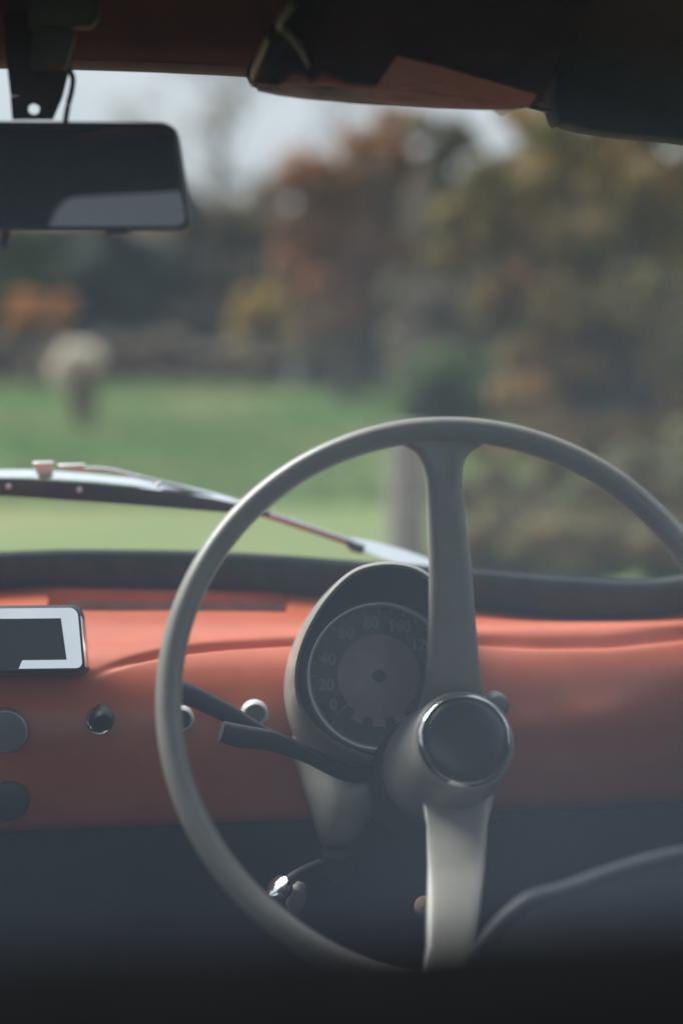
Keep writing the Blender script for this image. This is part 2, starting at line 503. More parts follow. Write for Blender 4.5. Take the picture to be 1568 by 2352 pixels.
HA = (H1 - H0).normalized(); HL = (H1 - H0).length
part('hub', lathe(H0, HA, [(0.000, 0.0335), (0.001, 0.0362), (0.004, 0.0378), (0.012, 0.0384), (0.03, 0.0400), (0.055, 0.0430), (0.075, 0.0450), (HL, 0.0440), (HL + 0.004, 0.040)], 72), GREY, wheel, angle=50)
part('trim_ring', lathe(H0, HA, [(-0.001, 0.0300), (-0.0040, 0.0308), (-0.0050, 0.0322), (-0.0042, 0.0336), (0.0008, 0.0350), (0.0008, 0.0300)], 72, False, False), CHROME, wheel, angle=60)
part('horn_button', lathe(H0, HA, [(0.002, 0.0316), (-0.003, 0.0306), (-0.0052, 0.0288), (-0.0066, 0.024), (-0.0072, 0.016), (-0.0075, 0.006), (-0.0075, 0.0004)], 72), BLACK_GLOSS, wheel, angle=60)

# ---- column, stalks
COLB = H1 + Vector((-0.012, 0.20, -0.115))
part('steering_column', join(lathe(H1 - HA * 0.004, (COLB - H1), [(0, 0.030), (0.06, 0.028), (0.25, 0.026)], 32)), GREY_DARK)
CO = H1 + HA * 0.004
collar = part('stalk_collar', lathe(CO, HA, [(0.0, 0.030), (0.001, 0.043), (0.006, 0.0465), (0.030, 0.048), (0.055, 0.047), (0.060, 0.043), (0.062, 0.028)], 48), BLACK)
S0 = Q(862, 1775, 1.315)
part('indicator_stalk', tube([S0, Q(800, 1785, 1.305), Q(700, 1735, 1.30), Q(620, 1702, 1.295), Q(555, 1692, 1.29), Q(508, 1680, 1.288)], [0.004, 0.0036, 0.0048, 0.0066, 0.0076, 0.0070], 16, ry=[0.0044, 0.0040, 0.0056, 0.0080, 0.0092, 0.0082]), BLACK)
part('headlamp_stalk', tube([Q(870, 1765, 1.335), Q(800, 1768, 1.33), Q(700, 1722, 1.335), Q(600, 1680, 1.34), Q(520, 1637, 1.345), Q(430, 1594, 1.35), Q(362, 1570, 1.352)], [0.0055, 0.005, 0.005, 0.0048, 0.0066, 0.0075, 0.006], 16, ry=[0.0044, 0.004, 0.004, 0.0055, 0.0080, 0.0090, 0.007]), BLACK)

# ---- instrument nacelle
NCX = 878
inner_tab = [(1299, 2), (1300, 22), (1303, 42), (1310, 64), (1317, 78), (1334, 101), (1352, 118), (1375, 137), (1398, 152), (1452, 178), (1506, 194), (1564, 200), (1620, 191), (1667, 158), (1705, 110), (1728, 62), (1740, 25), (1743, 2)]
outer_tab = [(1291, 2), (1292, 24), (1295, 44), (1302, 66), (1310, 80), (1325, 103), (1342, 124), (1365, 146), (1388, 164), (1440, 194), (1500, 216), (1558, 226), (1620, 227), (1680, 214), (1730, 198), (1770, 176), (1800, 130), (1812, 2)]
def egg(tab, yf, n=40, cx=NCX, grow=0.0):
    ys = []
    y0, y1 = tab[0][0], tab[-1][0]
    L, R_ = [], []
    for i in range(n + 1):
        t = i / n
        y = y0 + (y1 - y0) * (0.5 - 0.5 * math.cos(math.pi * t))
        w = lerp_table(y, tab) + grow
        c = cx + 15 * (1 - sstep(1295, 1560, y))
        L.append(Q(c - w, y - grow * (1 - 2 * t), yf(y))); R_.append(Q(c + w * 0.96, y - grow * (1 - 2 * t), yf(y)))
    return L + R_[::-1]
yf1 = lambda y: 1.238 + (y - 1299) / 444 * 0.072
yf2 = lambda y: 1.243 + (y - 1299) / 444 * 0.072
def relax(ring, it=2):
    n = len(ring)
    for _ in range(it):
        ring = [(ring[i - 1] + ring[i] * 2 + ring[(i + 1) % n]) / 4 for i in range(n)]
    return ring
R1 = relax(egg(inner_tab, yf1)); R2a = relax(egg(inner_tab, lambda y: yf1(y) - 0.002, grow=4)); R2 = relax(egg(inner_tab, yf2, grow=9))
# second outline is the flare where the nacelle meets the dashboard
def blend(a, b, t): return [p * (1 - t) + q * t for p, q in zip(a, b)]
R3 = relax(egg(outer_tab, lambda y: 1.40)); R4 = relax(egg(outer_tab, lambda y: 1.47))
R1in = relax(egg(inner_tab, lambda y: yf1(y) + 0.012, grow=-3))
nac = part('instrument_nacelle', loft([R1in, R1, R2a, R2, blend(R2, R3, .25), blend(R2, R3, .55), blend(R2, R3, .85), R3, R4], True, False, False), GREY, angle=55)
DIALF = mat('faded_dial_black', (0.085, 0.086, 0.088), 0.5, var=0.2, vscale=50)
BEZEL = mat('worn_bezel_metal', (0.78, 0.78, 0.78), 0.28, metal=0.5, var=0.1, vscale=60)
# dial: plane leans back a little
DC = Q(871, 1553, 1.345); DX = Q(1034, 1553, 1.345) - DC; DR = DX.length
DXn = DX.normalized(); DN = Vector((-0.03, -1, 0.22)).normalized(); DXn = (DXn - DN * DXn.dot(DN)).normalized(); DYn = DN.cross(DXn).normalized()
if DYn.z < 0: DYn = -DYn
def dial_pt(r, a, h=0.0): return DC + (DXn * math.cos(a) + DYn * math.sin(a)) * r * DR + DN * h
n_ = len(R1)
ringd = []
for p in R1:
    q = p - DC
    a = math.atan2(q.dot(DYn), q.dot(DXn))
    ringd.append(dial_pt(1.03, a, 0.0))
part('hood_lining', loft([R1in, blend(R1in, ringd, .5), ringd], True, False, False), BLACK, nac, angle=60)
part('bezel', lathe(DC, DN, [(-0.002, DR * 1.055)] + [(0.0045 + 0.0045 * math.sin(math.radians(a)), DR * (1.0 + 0.055 * math.cos(math.radians(a)))) for a in range(0, 181, 20)] + [(-0.002, DR * 0.945)], 96, False, False), BEZEL, nac, angle=60)
part('dial_face', lathe(DC, DN, [(-0.006, DR * 1.0), (-0.004, DR * 1.0), (-0.004, 0.0005)], 72), DIALF, nac)
part('dial_centre', lathe(DC, DN, [(-0.004, DR * 0.58), (-0.0028, DR * 0.58), (-0.0024, DR * 0.56), (-0.0024, 0.0005)], 64), DIALIN, nac)
def dial_bar(name, a, r0, r1, w, h, m):
    c, s = math.cos(a), math.sin(a)
    rad = DXn * c + DYn * s; tan = DYn * c - DXn * s
    q = [DC + rad * r * DR + tan * t * DR + DN * -0.0024 for r, t in ((r0, -w), (r1, -w), (r1, w), (r0, w))]
    return part(name, prism(q, DN * h), m, nac, smooth=False)
for deg_, txt in ((212, '0'), (190, '20'), (162, '40'), (128, '60'), (98, '80'), (67, '100'), (35, '120')):
    cu = bpy.data.curves.new('numeral', 'FONT'); cu.body = txt; cu.size = DR * 0.22; cu.align_x = 'CENTER'; cu.align_y = 'CENTER'; cu.extrude = 0.0002; cu.offset = 0.0004
    o = bpy.data.objects.new('numeral', cu); COL.objects.link(o); o.parent = nac
    mw = Matrix.Translation(dial_pt(0.745, math.radians(deg_), -0.003) - OFF) @ Matrix((DXn, DYn, DN)).transposed().to_4x4()
    me = bpy.data.meshes.new_from_object(o); bpy.data.objects.remove(o)
    me.materials.clear(); me.materials.append(WHITEINK)
    o = bpy.data.objects.new('numeral', me); COL.objects.link(o); o.parent = nac; o.matrix_basis = mw
for k in range(25):
    a = math.radians(225 - k * 270 / 24)
    if k % 4: dial_bar('tick_mark', a, 0.90, 0.945, 0.006, 0.0004, WHITEINK)
    else: dial_bar('tick_mark', a, 0.865, 0.945, 0.011, 0.0004, WHITEINK)
for deg_ in (243, 270, 297):
    dial_bar('warning_light', math.radians(deg_), 0.56, 0.70, 0.085, 0.0016, DIALIN)
dial_bar('needle', math.radians(222), 0.02, 0.80, 0.014, 0.0030, WHITEINK)
part('needle_hub', lathe(DC, DN, [(-0.0024, DR * 0.09), (0.0012, DR * 0.085), (0.002, DR * 0.06), (0.002, 0.0004)], 32), BLACK, nac)
part('dial_glass', lathe(DC, DN, [(0.0035, DR * 0.962), (0.0050, DR * 0.7), (0.0056, DR * 0.35), (0.0058, 0.0005)], 64, False, False), LENS, nac)
# column shroud below the nacelle
def oval(cx, py, w, Y, hgt, depth=0.030, n=32):
    c = Q(cx, py, Y); wx = (Q(cx + w, py, Y) - c).length
    return [c + RGT * wx * math.cos(2 * math.pi * k / n) + Vector((0, 1, 0)) * depth * math.sin(2 * math.pi * k / n) + Vector((0, 0, hgt)) * -math.sin(2 * math.pi * k / n) for k in range(n)]
part('column_shroud', loft([oval(862, 1690, 188, 1.375, .01, 0.03), oval(846, 1740, 170, 1.372, 0.01, 0.035), oval(810, 1800, 118, 1.365, 0.012, 0.04), oval(792, 1850, 82, 1.36, 0.012, 0.04), oval(784, 1890, 62, 1.36, 0.012, 0.038), oval(779, 1925, 46, 1.362, 0.012, 0.034), oval(776, 1946, 30, 1.366, 0.01, 0.026)]), GREY, angle=60)
lk = part('ignition_lock', lathe(Q(778, 1940, 1.365), Vector((0.15, 0.25, -1)), [(0, 0.012), (0.004, 0.0155), (0.028, 0.0155), (0.032, 0.012)], 32), BROWNP)

# ---- dashboard
PROFILE = [(1.640, 0.768), (1.600, 0.766), (1.575, 0.762), (1.53, 0.752), (1.48, 0.740), (1.445, 0.731), (1.422, 0.722), (1.407, 0.709), (1.396, 0.692), (1.388, 0.670), (1.384, 0.645), (1.384, 0.618), (1.388, 0.598), (1.394, 0.588), (1.404, 0.583), (1.44, 0.583)]
def prof(t):
    x = t * (len(PROFILE) - 1); i = min(int(x), len(PROFILE) - 2); u = x - i
    P = PROFILE; p0, p1, p2, p3 = P[max(i - 1, 0)], P[i], P[i + 1], P[min(i + 2, len(P) - 1)]
    return tuple(0.5 * (2 * p1[k] + (p2[k] - p0[k]) * u + (2 * p0[k] - 5 * p1[k] + 4 * p2[k] - p3[k]) * u * u + (3 * p1[k] - p0[k] - 3 * p2[k] + p3[k]) * u ** 3) for k in (0, 1))
crease_l = [(150, 1600), (200, 1562), (250, 1535), (300, 1517), (360, 1502), (420, 1492), (520, 1481), (650, 1473), (780, 1468), (1000, 1466), (1110, 1467), (1250, 1472), (1400, 1470), (1568, 1452), (1800, 1410)]
def dash_disp(x, z, y):
    px, py = proj((x, y, z))
    d = 0.0
    if 140 < px < 1800:
        c = py - lerp_table(px, crease_l)
        w = 11.0 if px < 900 else 11 + 9 * sstep(1000, 1200, px)
        d -= 0.0095 * math.exp(-(c / (w * 0.65)) ** 2) * sstep(190, 420, px)
    # long slot under the screen
    sx = max(0.0, abs(px - 385) - 255) ; sy = py - (1381 + (px - 385) * 0.012)
    rr = math.hypot(sx, sy)
    if rr < 60:
        d -= 0.032 * (1 - sstep(0, 20, sx)) * sstep(-24, -11, sy) * (1 - sstep(14, 19, sy))
    d += 0.0050 * math.exp(-((px - 1360) / 100) ** 2 - ((py - 1655 + (px - 1360) * 0.12) / 50) ** 2) + 0.003 * math.exp(-((px - 1200) / 50) ** 2 - ((py - 1665) / 40) ** 2)
    return d
bot_w = [(-420, 92), (0, 84), (300, 88), (640, 90), (1100, 95), (1300, 99), (1440, 95), (1568, 88), (1740, 70)]
top_in = [(-420, 158), (-200, 156), (0, 157), (170, 160), (360, 166), (550, 175), (800, 198), (1000, 220), (1220, 247), (1300, 275), (1400, 298), (1568, 320), (1680, 350), (1760, 420)]
bot_in = [(-420, 1275), (-200, 1266), (0, 1262), (200, 1261), (400, 1263), (600, 1271), (800, 1286), (1090, 1307), (1250, 1321), (1400, 1331), (1480, 1331), (1568, 1323), (1660, 1295), (1740, 1225)]
_sp_ = [G(px, lerp_table(px, bot_in) + lerp_table(px, bot_w) - 3, -0.022) for px in range(130, 1741, 35)]
seal_yt = [(p.x, p.y) for p in _sp_]; seal_zt = [(p.x, p.z) for p in _sp_]
def dashboard():
    nx, nt = 330, 300
    V = []
    for i in range(nx + 1):
        x = -0.66 + 1.22 * i / nx
        bow = 0.16 * max(0.0, abs(x - XC) - 0.12) ** 1.6
        for j in range(nt + 1):
            t = j / nt
            y, z = prof(t); y2, z2 = prof(min(1, t + 0.004)); y1, z1 = prof(max(0, t - 0.004))
            ty, tz = y2 - y1, z2 - z1
            L = math.hypot(ty, tz); ny, nz_ = tz / L, -ty / L
            yy = y + bow * 0.3
            if y > 1.445:                                     # the ledge runs up to the windscreen seal
                k = (y - 1.445) / 0.130
                zl = 0.731 + (z - 0.731)
                xm = XC + abs(x - XC)
                ys, zs = lerp_table(xm, seal_yt), lerp_table(xm, seal_zt)
                kk = min(k, 1.0)
                yy = 1.445 + bow * 0.3 + (ys - 1.445 - bow * 0.3) * kk + max(0.0, k - 1) * 0.02
                z = z + (zs - 0.762) * sstep(0, 1, kk) - max(0.0, k - 1) * 0.035
            d = dash_disp(x, z, yy)
            V.append(Vector((x, yy + ny * d, z + nz_ * d)))
    w = nt + 1
    f = [(i * w + j, i * w + j + 1, (i + 1) * w + j + 1, (i + 1) * w + j) for i in range(nx) for j in range(nt)]
    return V, f
dash = part('dashboard', dashboard(), RED, angle=70)
DY = 1.386
def knob(px, py, r_px, prof_, mats, pick, Y=DY, n=40, tilt=0.0):
    c = Q(px, py, Y); k = r_px * Y / FPX
    v, f = lathe(c + Vector((0, 0.004, 0)), Vector((0, -1, tilt)), [(s, r * k) for s, r in prof_], n)
    fm = [pick[min(i // n, len(pick) - 1)] for i in range(n * (len(prof_) - 1))] + [pick[0], pick[-1]]
    return part('switch_knob', (v, f), None, dash, mats=mats, face_mats=fm, angle=50)
round_sw = [(0, 0.9), (0.003, 0.98), (0.008, 1.0), (0.011, 0.93), (0.0125, 0.80), (0.0115, 0.70), (0.011, 0.66), (0.0112, 0.3), (0.0112, 0.02)]
knob(584, 1638, 33, round_sw, [SATIN, KNOBG], [0, 0, 0, 0, 0, 0, 1, 1, 1])
knob(416, 1650, 31, round_sw, [SATIN, GREY_DARK], [0, 0, 0, 0, 0, 1, 1, 1, 1])
o = knob(229, 1652, 33, [(0, 0.9), (0.003, 1.0), (0.009, 1.0), (0.012, 0.9), (0.0115, 0.72), (0.0105, 0.66), (0.0105, 0.02)], [CHROME, BLACK], [0, 0, 0, 0, 1, 1, 1])
tg = part('toggle_lever', tube([Q(236, 1632, 1.378), Q(237, 1640, 1.366), Q(237, 1652, 1.352), Q(237, 1662, 1.346)], [0.0062, 0.0075, 0.0095, 0.0078], 18, sub=5), BLACK, dash)
knob(16, 1668, 51, [(0, 0.7), (0.006, 0.8), (0.012, 0.98), (0.020, 1.0), (0.023, 0.97), (0.0245, 0.92), (0.0255, 0.5), (0.026, 0.02)], [KNOBG, SATIN], [0, 0, 0, 0, 1, 0, 0, 0])
knob(22, 1832, 47, [(0, 0.8), (0.006, 0.9), (0.012, 1.0), (0.016, 0.97), (0.018, 0.85), (0.018, 0.02)], [GREY_DARK, KNOBG], [0, 0, 0, 0, 0, 0])
knob(1133, 1609, 28, [(0, 0.7), (0.006, 0.9), (0.018, 1.0), (0.024, 0.95), (0.026, 0.7), (0.0265, 0.02)], [GREENK], [0], Y=1.385)

SLOT_SHADE = mat('red_brown_slot_shade', (0.10, 0.030, 0.024), 0.8, spec=0.1, var=0.4, vscale=40)  # dark tone standing in for shade inside the dash slot
TRIM = mat('bright_trim', (0.92, 0.92, 0.92), 0.08, metal=1.0, var=0.05, vscale=40)
# dark pill plate that paints the shade deep in the long slot
def shade_plate():
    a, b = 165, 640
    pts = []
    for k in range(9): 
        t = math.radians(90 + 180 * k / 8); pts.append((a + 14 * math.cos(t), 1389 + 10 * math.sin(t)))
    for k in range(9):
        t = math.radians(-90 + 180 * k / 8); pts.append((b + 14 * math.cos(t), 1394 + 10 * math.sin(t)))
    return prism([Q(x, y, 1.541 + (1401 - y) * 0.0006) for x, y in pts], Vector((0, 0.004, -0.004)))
part('slot_shade_plate', shade_plate(), SLOT_SHADE, dash, smooth=False)
# ---- ashtray on the dashboard centre
def rpoly(c, ux, uz, w, h, r, n=6):
    out = []
    for sx, sz, a0 in ((1, 1, 0), (-1, 1, 90), (-1, -1, 180), (1, -1, 270)):
        for k in range(n + 1):
            a = math.radians(a0 + 90 * k / n)
            out.append(c + ux * (sx * (w - r) + r * math.cos(a)) + uz * (sz * (h - r) + r * math.sin(a)))
    return out
AT = [Q(-230, 1402, 1.378), Q(178, 1398, 1.378), Q(190, 1535, 1.366), Q(-226, 1540, 1.366)]     # front face corners
AN = ((AT[1] - AT[0]).cross(AT[3] - AT[0])).normalized()
if AN.y > 0: AN = -AN
def at_pt(u, v, h=0.0):
    return (AT[0] * (1 - u) + AT[1] * u) * (1 - v) + (AT[3] * (1 - u) + AT[2] * u) * v + AN * h
def at_round(m, h, r=0.045, n=6):
    out = []
    asp = 408 / 137
    for cu_, cv, a0 in ((1 - m - r, 1 - (m + r) * asp, 0), (m + r, 1 - (m + r) * asp, 90), (m + r, (m + r) * asp, 180), (1 - m - r, (m + r) * asp, 270)):
        for k in range(n + 1):
            a = math.radians(a0 + 90 * k / n)
            out.append(at_pt(cu_ + r * math.cos(a), cv + r * math.sin(a) * asp, h))
    return out
ash = part('ashtray', loft([at_round(-0.030, -0.050, 0.06), at_round(-0.028, -0.012, 0.06), at_round(-0.022, -0.004, 0.055), at_round(-0.008, -0.001, 0.05), at_round(0.02, -0.001, 0.03)], True, True, True), BLACK_GLOSS, angle=45)
def at_strip(u0, u1, v0, v1):
    return prism([at_pt(u0, v0, 0.0), at_pt(u1, v0, 0.0), at_pt(u1, v1, 0.0), at_pt(u0, v1, 0.0)], AN * 0.0035)
def arc(cu_, cv, r, a0, a1, n=6):
    return [(cu_ + r * math.cos(math.radians(a0 + (a1 - a0) * k / n)), cv + 3.0 * r * math.sin(math.radians(a0 + (a1 - a0) * k / n))) for k in range(n + 1)]
U = [(-0.01, -0.01)] + arc(0.955, 0.125, 0.045, -90, 0) + arc(0.965, 0.895, 0.035, 0, 90) + [(0.645, 1.0), (0.668, 0.86), (0.915, 0.86), (0.902, 0.165), (-0.01, 0.165)]
part('chrome_trim', prism([at_pt(u, v, 0.0) for u, v in U], AN * 0.0035), TRIM, ash, smooth=False)
U2 = [(-0.01, 0.17), (0.045, 0.17), (0.045, 0.86), (0.335, 0.86), (0.355, 1.0), (-0.01, 1.0)]
part('chrome_trim', prism([at_pt(u, v, 0.0) for u, v in U2], AN * 0.0035), TRIM, ash, smooth=False)
bevel(part('side_trim', prism([at_pt(1.012, 0.1, 0), at_pt(1.026, 0.16, -0.004), at_pt(1.034, 0.97, -0.004), at_pt(1.012, 1.0, 0.0)], AN * -0.012), CHROME, ash), 0.001, 2)

# ---- shelf and footwell below the dashboard
part('under_dash_panel', prism([Vector((-0.66, 1.394, 0.582)), Vector((0.56, 1.394, 0.582)), Vector((0.56, 1.44, 0.44)), Vector((-0.66, 1.44, 0.44))], Vector((0, 0.02, 0))), VINYL)
part('bulkhead', box(-0.66, 0.56, 1.72, 1.75, 0.22, 0.62), CARPET)
part('floor_pan', box(-0.68, 0.56, -0.0 + 0.45, 1.75, 0.19, 0.215), CARPET)
# levers in the footwell, catching the light
lev = part('choke_lever', tube([Q(735, 1985, 1.33), Q(690, 2005, 1.30), Q(655, 2030, 1.285)], [0.004, 0.004, 0.005], 12), GREY_DARK)
part('chrome_knob', lathe(Q(640, 2040, 1.28), Vector((-0.55, -0.35, 0.75)), [(-0.010, 0.004), (-0.006, 0.0095), (0.0, 0.0110), (0.003, 0.0098), (0.0045, 0.006), (0.005, 0.0003)], 32), CHROME, lev)
part('chrome_knob', lathe(Q(683, 2052, 1.30), Vector((0.1, -0.3, 0.9)), [(-0.02, 0.004), (-0.012, 0.0075), (0.0, 0.0085), (0.007, 0.006), (0.009, 0.0003)], 24), GREY, lev)
part('starter_knob', lathe(Q(975, 2083, 1.27), Vector((-0.3, -0.8, 0.4)), [(-0.012, 0.004), (-0.006, 0.008), (0.0, 0.0085), (0.005, 0.006), (0.007, 0.0003)], 24), BEIGE)

# ---- windscreen: pane, seal, header
def mirrored(p): return Vector((2 * XC - p.x, p.y, p.z))
_tp = [G(px, lerp_table(px, top_in) - 25, 0.0) for px in range(80, 1800, 40)]
_bp = [G(px, lerp_table(px, bot_in) + 25, 0.0) for px in range(130, 1800, 40)]
glass_top = [(abs(p.x - XC), p.z) for p in _tp]; glass_bot = [(abs(p.x - XC), p.z) for p in _bp]
def glass_sheet():
    nx, nz_ = 48, 20
    V = []
    for i in range(nx + 1):
        u = -0.585 + 1.17 * i / nx
        zt, zb = lerp_table(abs(u), glass_top), lerp_table(abs(u), glass_bot)
        for j in range(nz_ + 1):
            z = zb + (zt - zb) * j / nz_
            V.append(Vector((XC + u, glass_y(XC + u, z), z)))
    w = nz_ + 1
    return V, [(i * w + j, i * w + j + 1, (i + 1) * w + j + 1, (i + 1) * w + j) for i in range(nx) for j in range(nz_)]
screen = part('windscreen', glass_sheet(), WINDOW)
def seal_loop():
    loop = [(132 + 40 * i, lerp_table(132 + 40 * i, bot_in), 0, lerp_table(132 + 40 * i, bot_w)) for i in range(41)]
    loop += [(1800, 1120, 50, 20), (1830, 980, 60, 0), (1840, 800, 60, 0), (1830, 620, 60, -5), (1800, 490, 45, -20)]
    loop += [(px, lerp_table(px, top_in), 0, -30) for px in [1740 - 40 * i for i in range(42)] + [80]]
    rings = []
    n = len(loop)
    for k in range(n):
        a, b, c = loop[max(k - 1, 0)], loop[k], loop[min(k + 1, n - 1)]
        px, py, dx, dy = [(a[i] + 2 * b[i] + c[i]) / 4 for i in range(4)]
        e0 = G(px, py, 0.004); e1 = G(px, py, -0.006)
        e2 = G(px + dx * .16, py + dy * .16, -0.016)
        e3 = G(px + dx * .45, py + dy * .45, -0.024)
        e4 = G(px + dx * .80, py + dy * .80, -0.028)
        e5 = G(px + dx, py + dy, -0.022)
        e6 = G(px + dx, py + dy, 0.012)
        rings.append([e0, e1, e2, e3, e4, e5, e6])
    rings += [[mirrored(p) for p in r] for r in rings[::-1]]
    rings.append(rings[0])
    return loft(rings, True, False, False)
part('windscreen_seal', seal_loop(), RUBBER, screen, angle=70)
def header_rows(a0, a1):
    rows = []
    for i in range(41):
        px = a0 + (a1 - a0) * i / 40
        py = lerp_table(px, top_in) - 26
        a = G(px, py, -0.010); b = G(px, py, -0.028)
        c = b + Vector((0, -0.022, 0.010)); d = b + Vector((0, -0.055, 0.030)); e = b + Vector((0, -0.11, 0.050)); g = b + Vector((0, -0.16, 0.062))
        rows.append([a, b, c, d, e, g])
    return rows
_hr = header_rows(80, 1150); _hl = [[mirrored(p) for p in r] for r in header_rows(80, 1880)]
part('header_panel', loft(_hl[::-1] + _hr, False), RED_SHADE, angle=60)
part('header_trim', loft(header_rows(1151, 1880), False), LINER, angle=60)

# ---- wiper (outside the pane)
def W(px, py, off=0.012): return G(px, py, off)
arm_pts = [W(982, 1296, .03), W(905, 1274, .035), W(830, 1247, .036), W(800, 1240, .036)]
def flat_bar(rows, off, lean=0.85, thick=0.004):
    Y = max(W(px, py, off).y for px, py, h in rows)
    rings = []
    for px, py, h in rows:
        hm = h * Y / FPX
        T = Q(px, py - h, Y + lean * hm); Bm = Q(px, py + h, Y - lean * hm)
        rings.append([Bm, T, T + Vector((0, thick * 0.8, -0.0006)), Bm + Vector((0, thick, 0.0006))])
    return loft(rings)
wiper = part('wiper', flat_bar([(1012, 1304, 8), (980, 1294, 12), (940, 1284, 17), (900, 1273, 18), (860, 1261, 17), (825, 1250, 13), (800, 1241, 8)], .034, thick=0.009), TRIM)
bevel(wiper, 0.0012, 2, True)
part('arm_socket', tube([W(835, 1262, .030), W(812, 1256, .030), W(798, 1244, .033)], [0.0045, 0.005, 0.003], 12, sub=3), BLACK, wiper)
part('arm_rod', tube([W(808, 1243, .034), W(700, 1207, .032), W(600, 1174, .030), W(500, 1143, .028), W(420, 1120, .027), W(330, 1098, .027), W(250, 1079, .028), W(205, 1076, .026), W(170, 1078, .024)], [0.0028, 0.0028, 0.0028, 0.0028, 0.0028, 0.0030, 0.0032, 0.0032, 0.003], 12, ry=0.0022, sub=4), CHROME, wiper)
part('arm_reflection', tube([W(800, 1247, .033), W(700, 1213, .031), W(600, 1180, .029)], 0.0026, 10, ry=0.0026, sub=4), RED, wiper)  # coral tube painting in the bonnet's orange reflection along the arm
part('blade_rubber', loft([[W(px, pt, .012), W(px, pt, .020), W(px, pb, .004), W(px, pb, .001)] for px, pt, pb in [(-330, 1098, 1120), (-200, 1094, 1128), (0, 1098, 1139), (100, 1103, 1146), (200, 1109, 1153), (300, 1118, 1160), (400, 1130, 1168), (500, 1147, 1176), (570, 1163, 1182), (620, 1176, 1186)]]), SEALB, wiper, angle=30)
bevel(part('blade_bridge', flat_bar([(-330, 1108, 4), (-180, 1098, 8), (0, 1088, 10), (70, 1088, 10), (140, 1092, 10), (220, 1098, 9), (300, 1106, 9), (360, 1113, 11), (400, 1121, 12), (460, 1133, 10), (520, 1147, 8), (575, 1162, 6)], .022), TRIM, wiper), 0.0006, 2, True)
part('blade_yoke', flat_bar([(372, 1122, 8), (280, 1124, 6), (188, 1126, 4)], .014, thick=0.003), TRIM, wiper, smooth=False)
for x, y in ((20, 1118), (183, 1126), (364, 1114)):
    part('rivet', lathe(W(x, y, 0.010), Vector((0, -1, 0.3)), [(0, 0.0026), (0.004, 0.0026), (0.006, 0.0012), (0.0062, 0.0002)], 16), SILVERP, wiper)
bevel(part('blade_clip', prism([W(74, 1063, .02), W(124, 1062, .02), W(121, 1100, .02), W(90, 1102, .02)], Vector((0, 0.006, 0.001))), SILVERP, wiper), 0.0015, 2)
bevel(part('blade_clip', prism([W(132, 1069, .022), W(196, 1067, .022), W(190, 1084, .022), W(182, 1078, .022), W(140, 1079, .022)], Vector((0, 0.005, 0.001))), SILVERP, wiper), 0.001, 2)

# ---- rear-view mirror on its bracket
MY = 1.19
def mr_outline(g=0.0, dy=0.0, n=7):
    pts = []
    corners = [(-276, 275, 30), (398, 279, 30), (440, 530, 26), (-322, 532, 26)]
    L = len(corners)
    for i in range(L):
        p0 = Vector((*corners[i - 1][:2], 0)); p1 = Vector((*corners[i][:2], 0)); p2 = Vector((*corners[(i + 1) % L][:2], 0))
        r = corners[i][2] * 1.2
        a = p1 + (p0 - p1).normalized() * r; b = p1 + (p2 - p1).normalized() * r
        for k in range(n + 1):
            t = k / n
            q = a * (1 - t) ** 2 + p1 * 2 * t * (1 - t) + b * t * t
            pts.append(q)
    c = Vector((60, 404, 0)); out = []
    for q in pts:
        d = q - c
        s = Vector((d.x * (1 - g / 360), d.y * (1 - g / 126), 0))
        out.append(mir_pt(c.x + s.x, c.y + s.y, dy))
    return out
MIRC = Q(60, 404, MY)
MIRN = Vector((-0.288, -1, 0.036)).normalized()
def mir_pt(px, py, dy=0.0):
    d = ray(px, py)
    t = (MIRC - CAM).dot(MIRN) / d.dot(MIRN)
    return CAM + d * t - MIRN * dy
mirror = part('rear_view_mirror', loft([mr_outline(13, 0.003), mr_outline(10, -0.001), mr_outline(4, -0.001), mr_outline(0, 0.002), mr_outline(0, 0.010), mr_outline(10, 0.018), mr_outline(40, 0.024)], True, False, True), BLACK, angle=50)
part('mirror_glass', loft([mr_outline(12.5, 0.0022), mr_outline(12.5, 0.0026)], True, True, True), MIRROR, mirror, smooth=False)
bevel(part('dip_lever', prism([mir_pt(240, 527, -0.001), mir_pt(294, 526, -.001), mir_pt(291, 538, -0.001), mir_pt(246, 540, -0.001)], -MIRN * 0.012), BLACK, mirror), 0.001, 2)
part('dip_lever', tube([mir_pt(6, 524, 0.006), mir_pt(8, 545, 0.004), mir_pt(8, 563, 0.0)], 0.0032, 12, sub=3), BLACK, mirror)
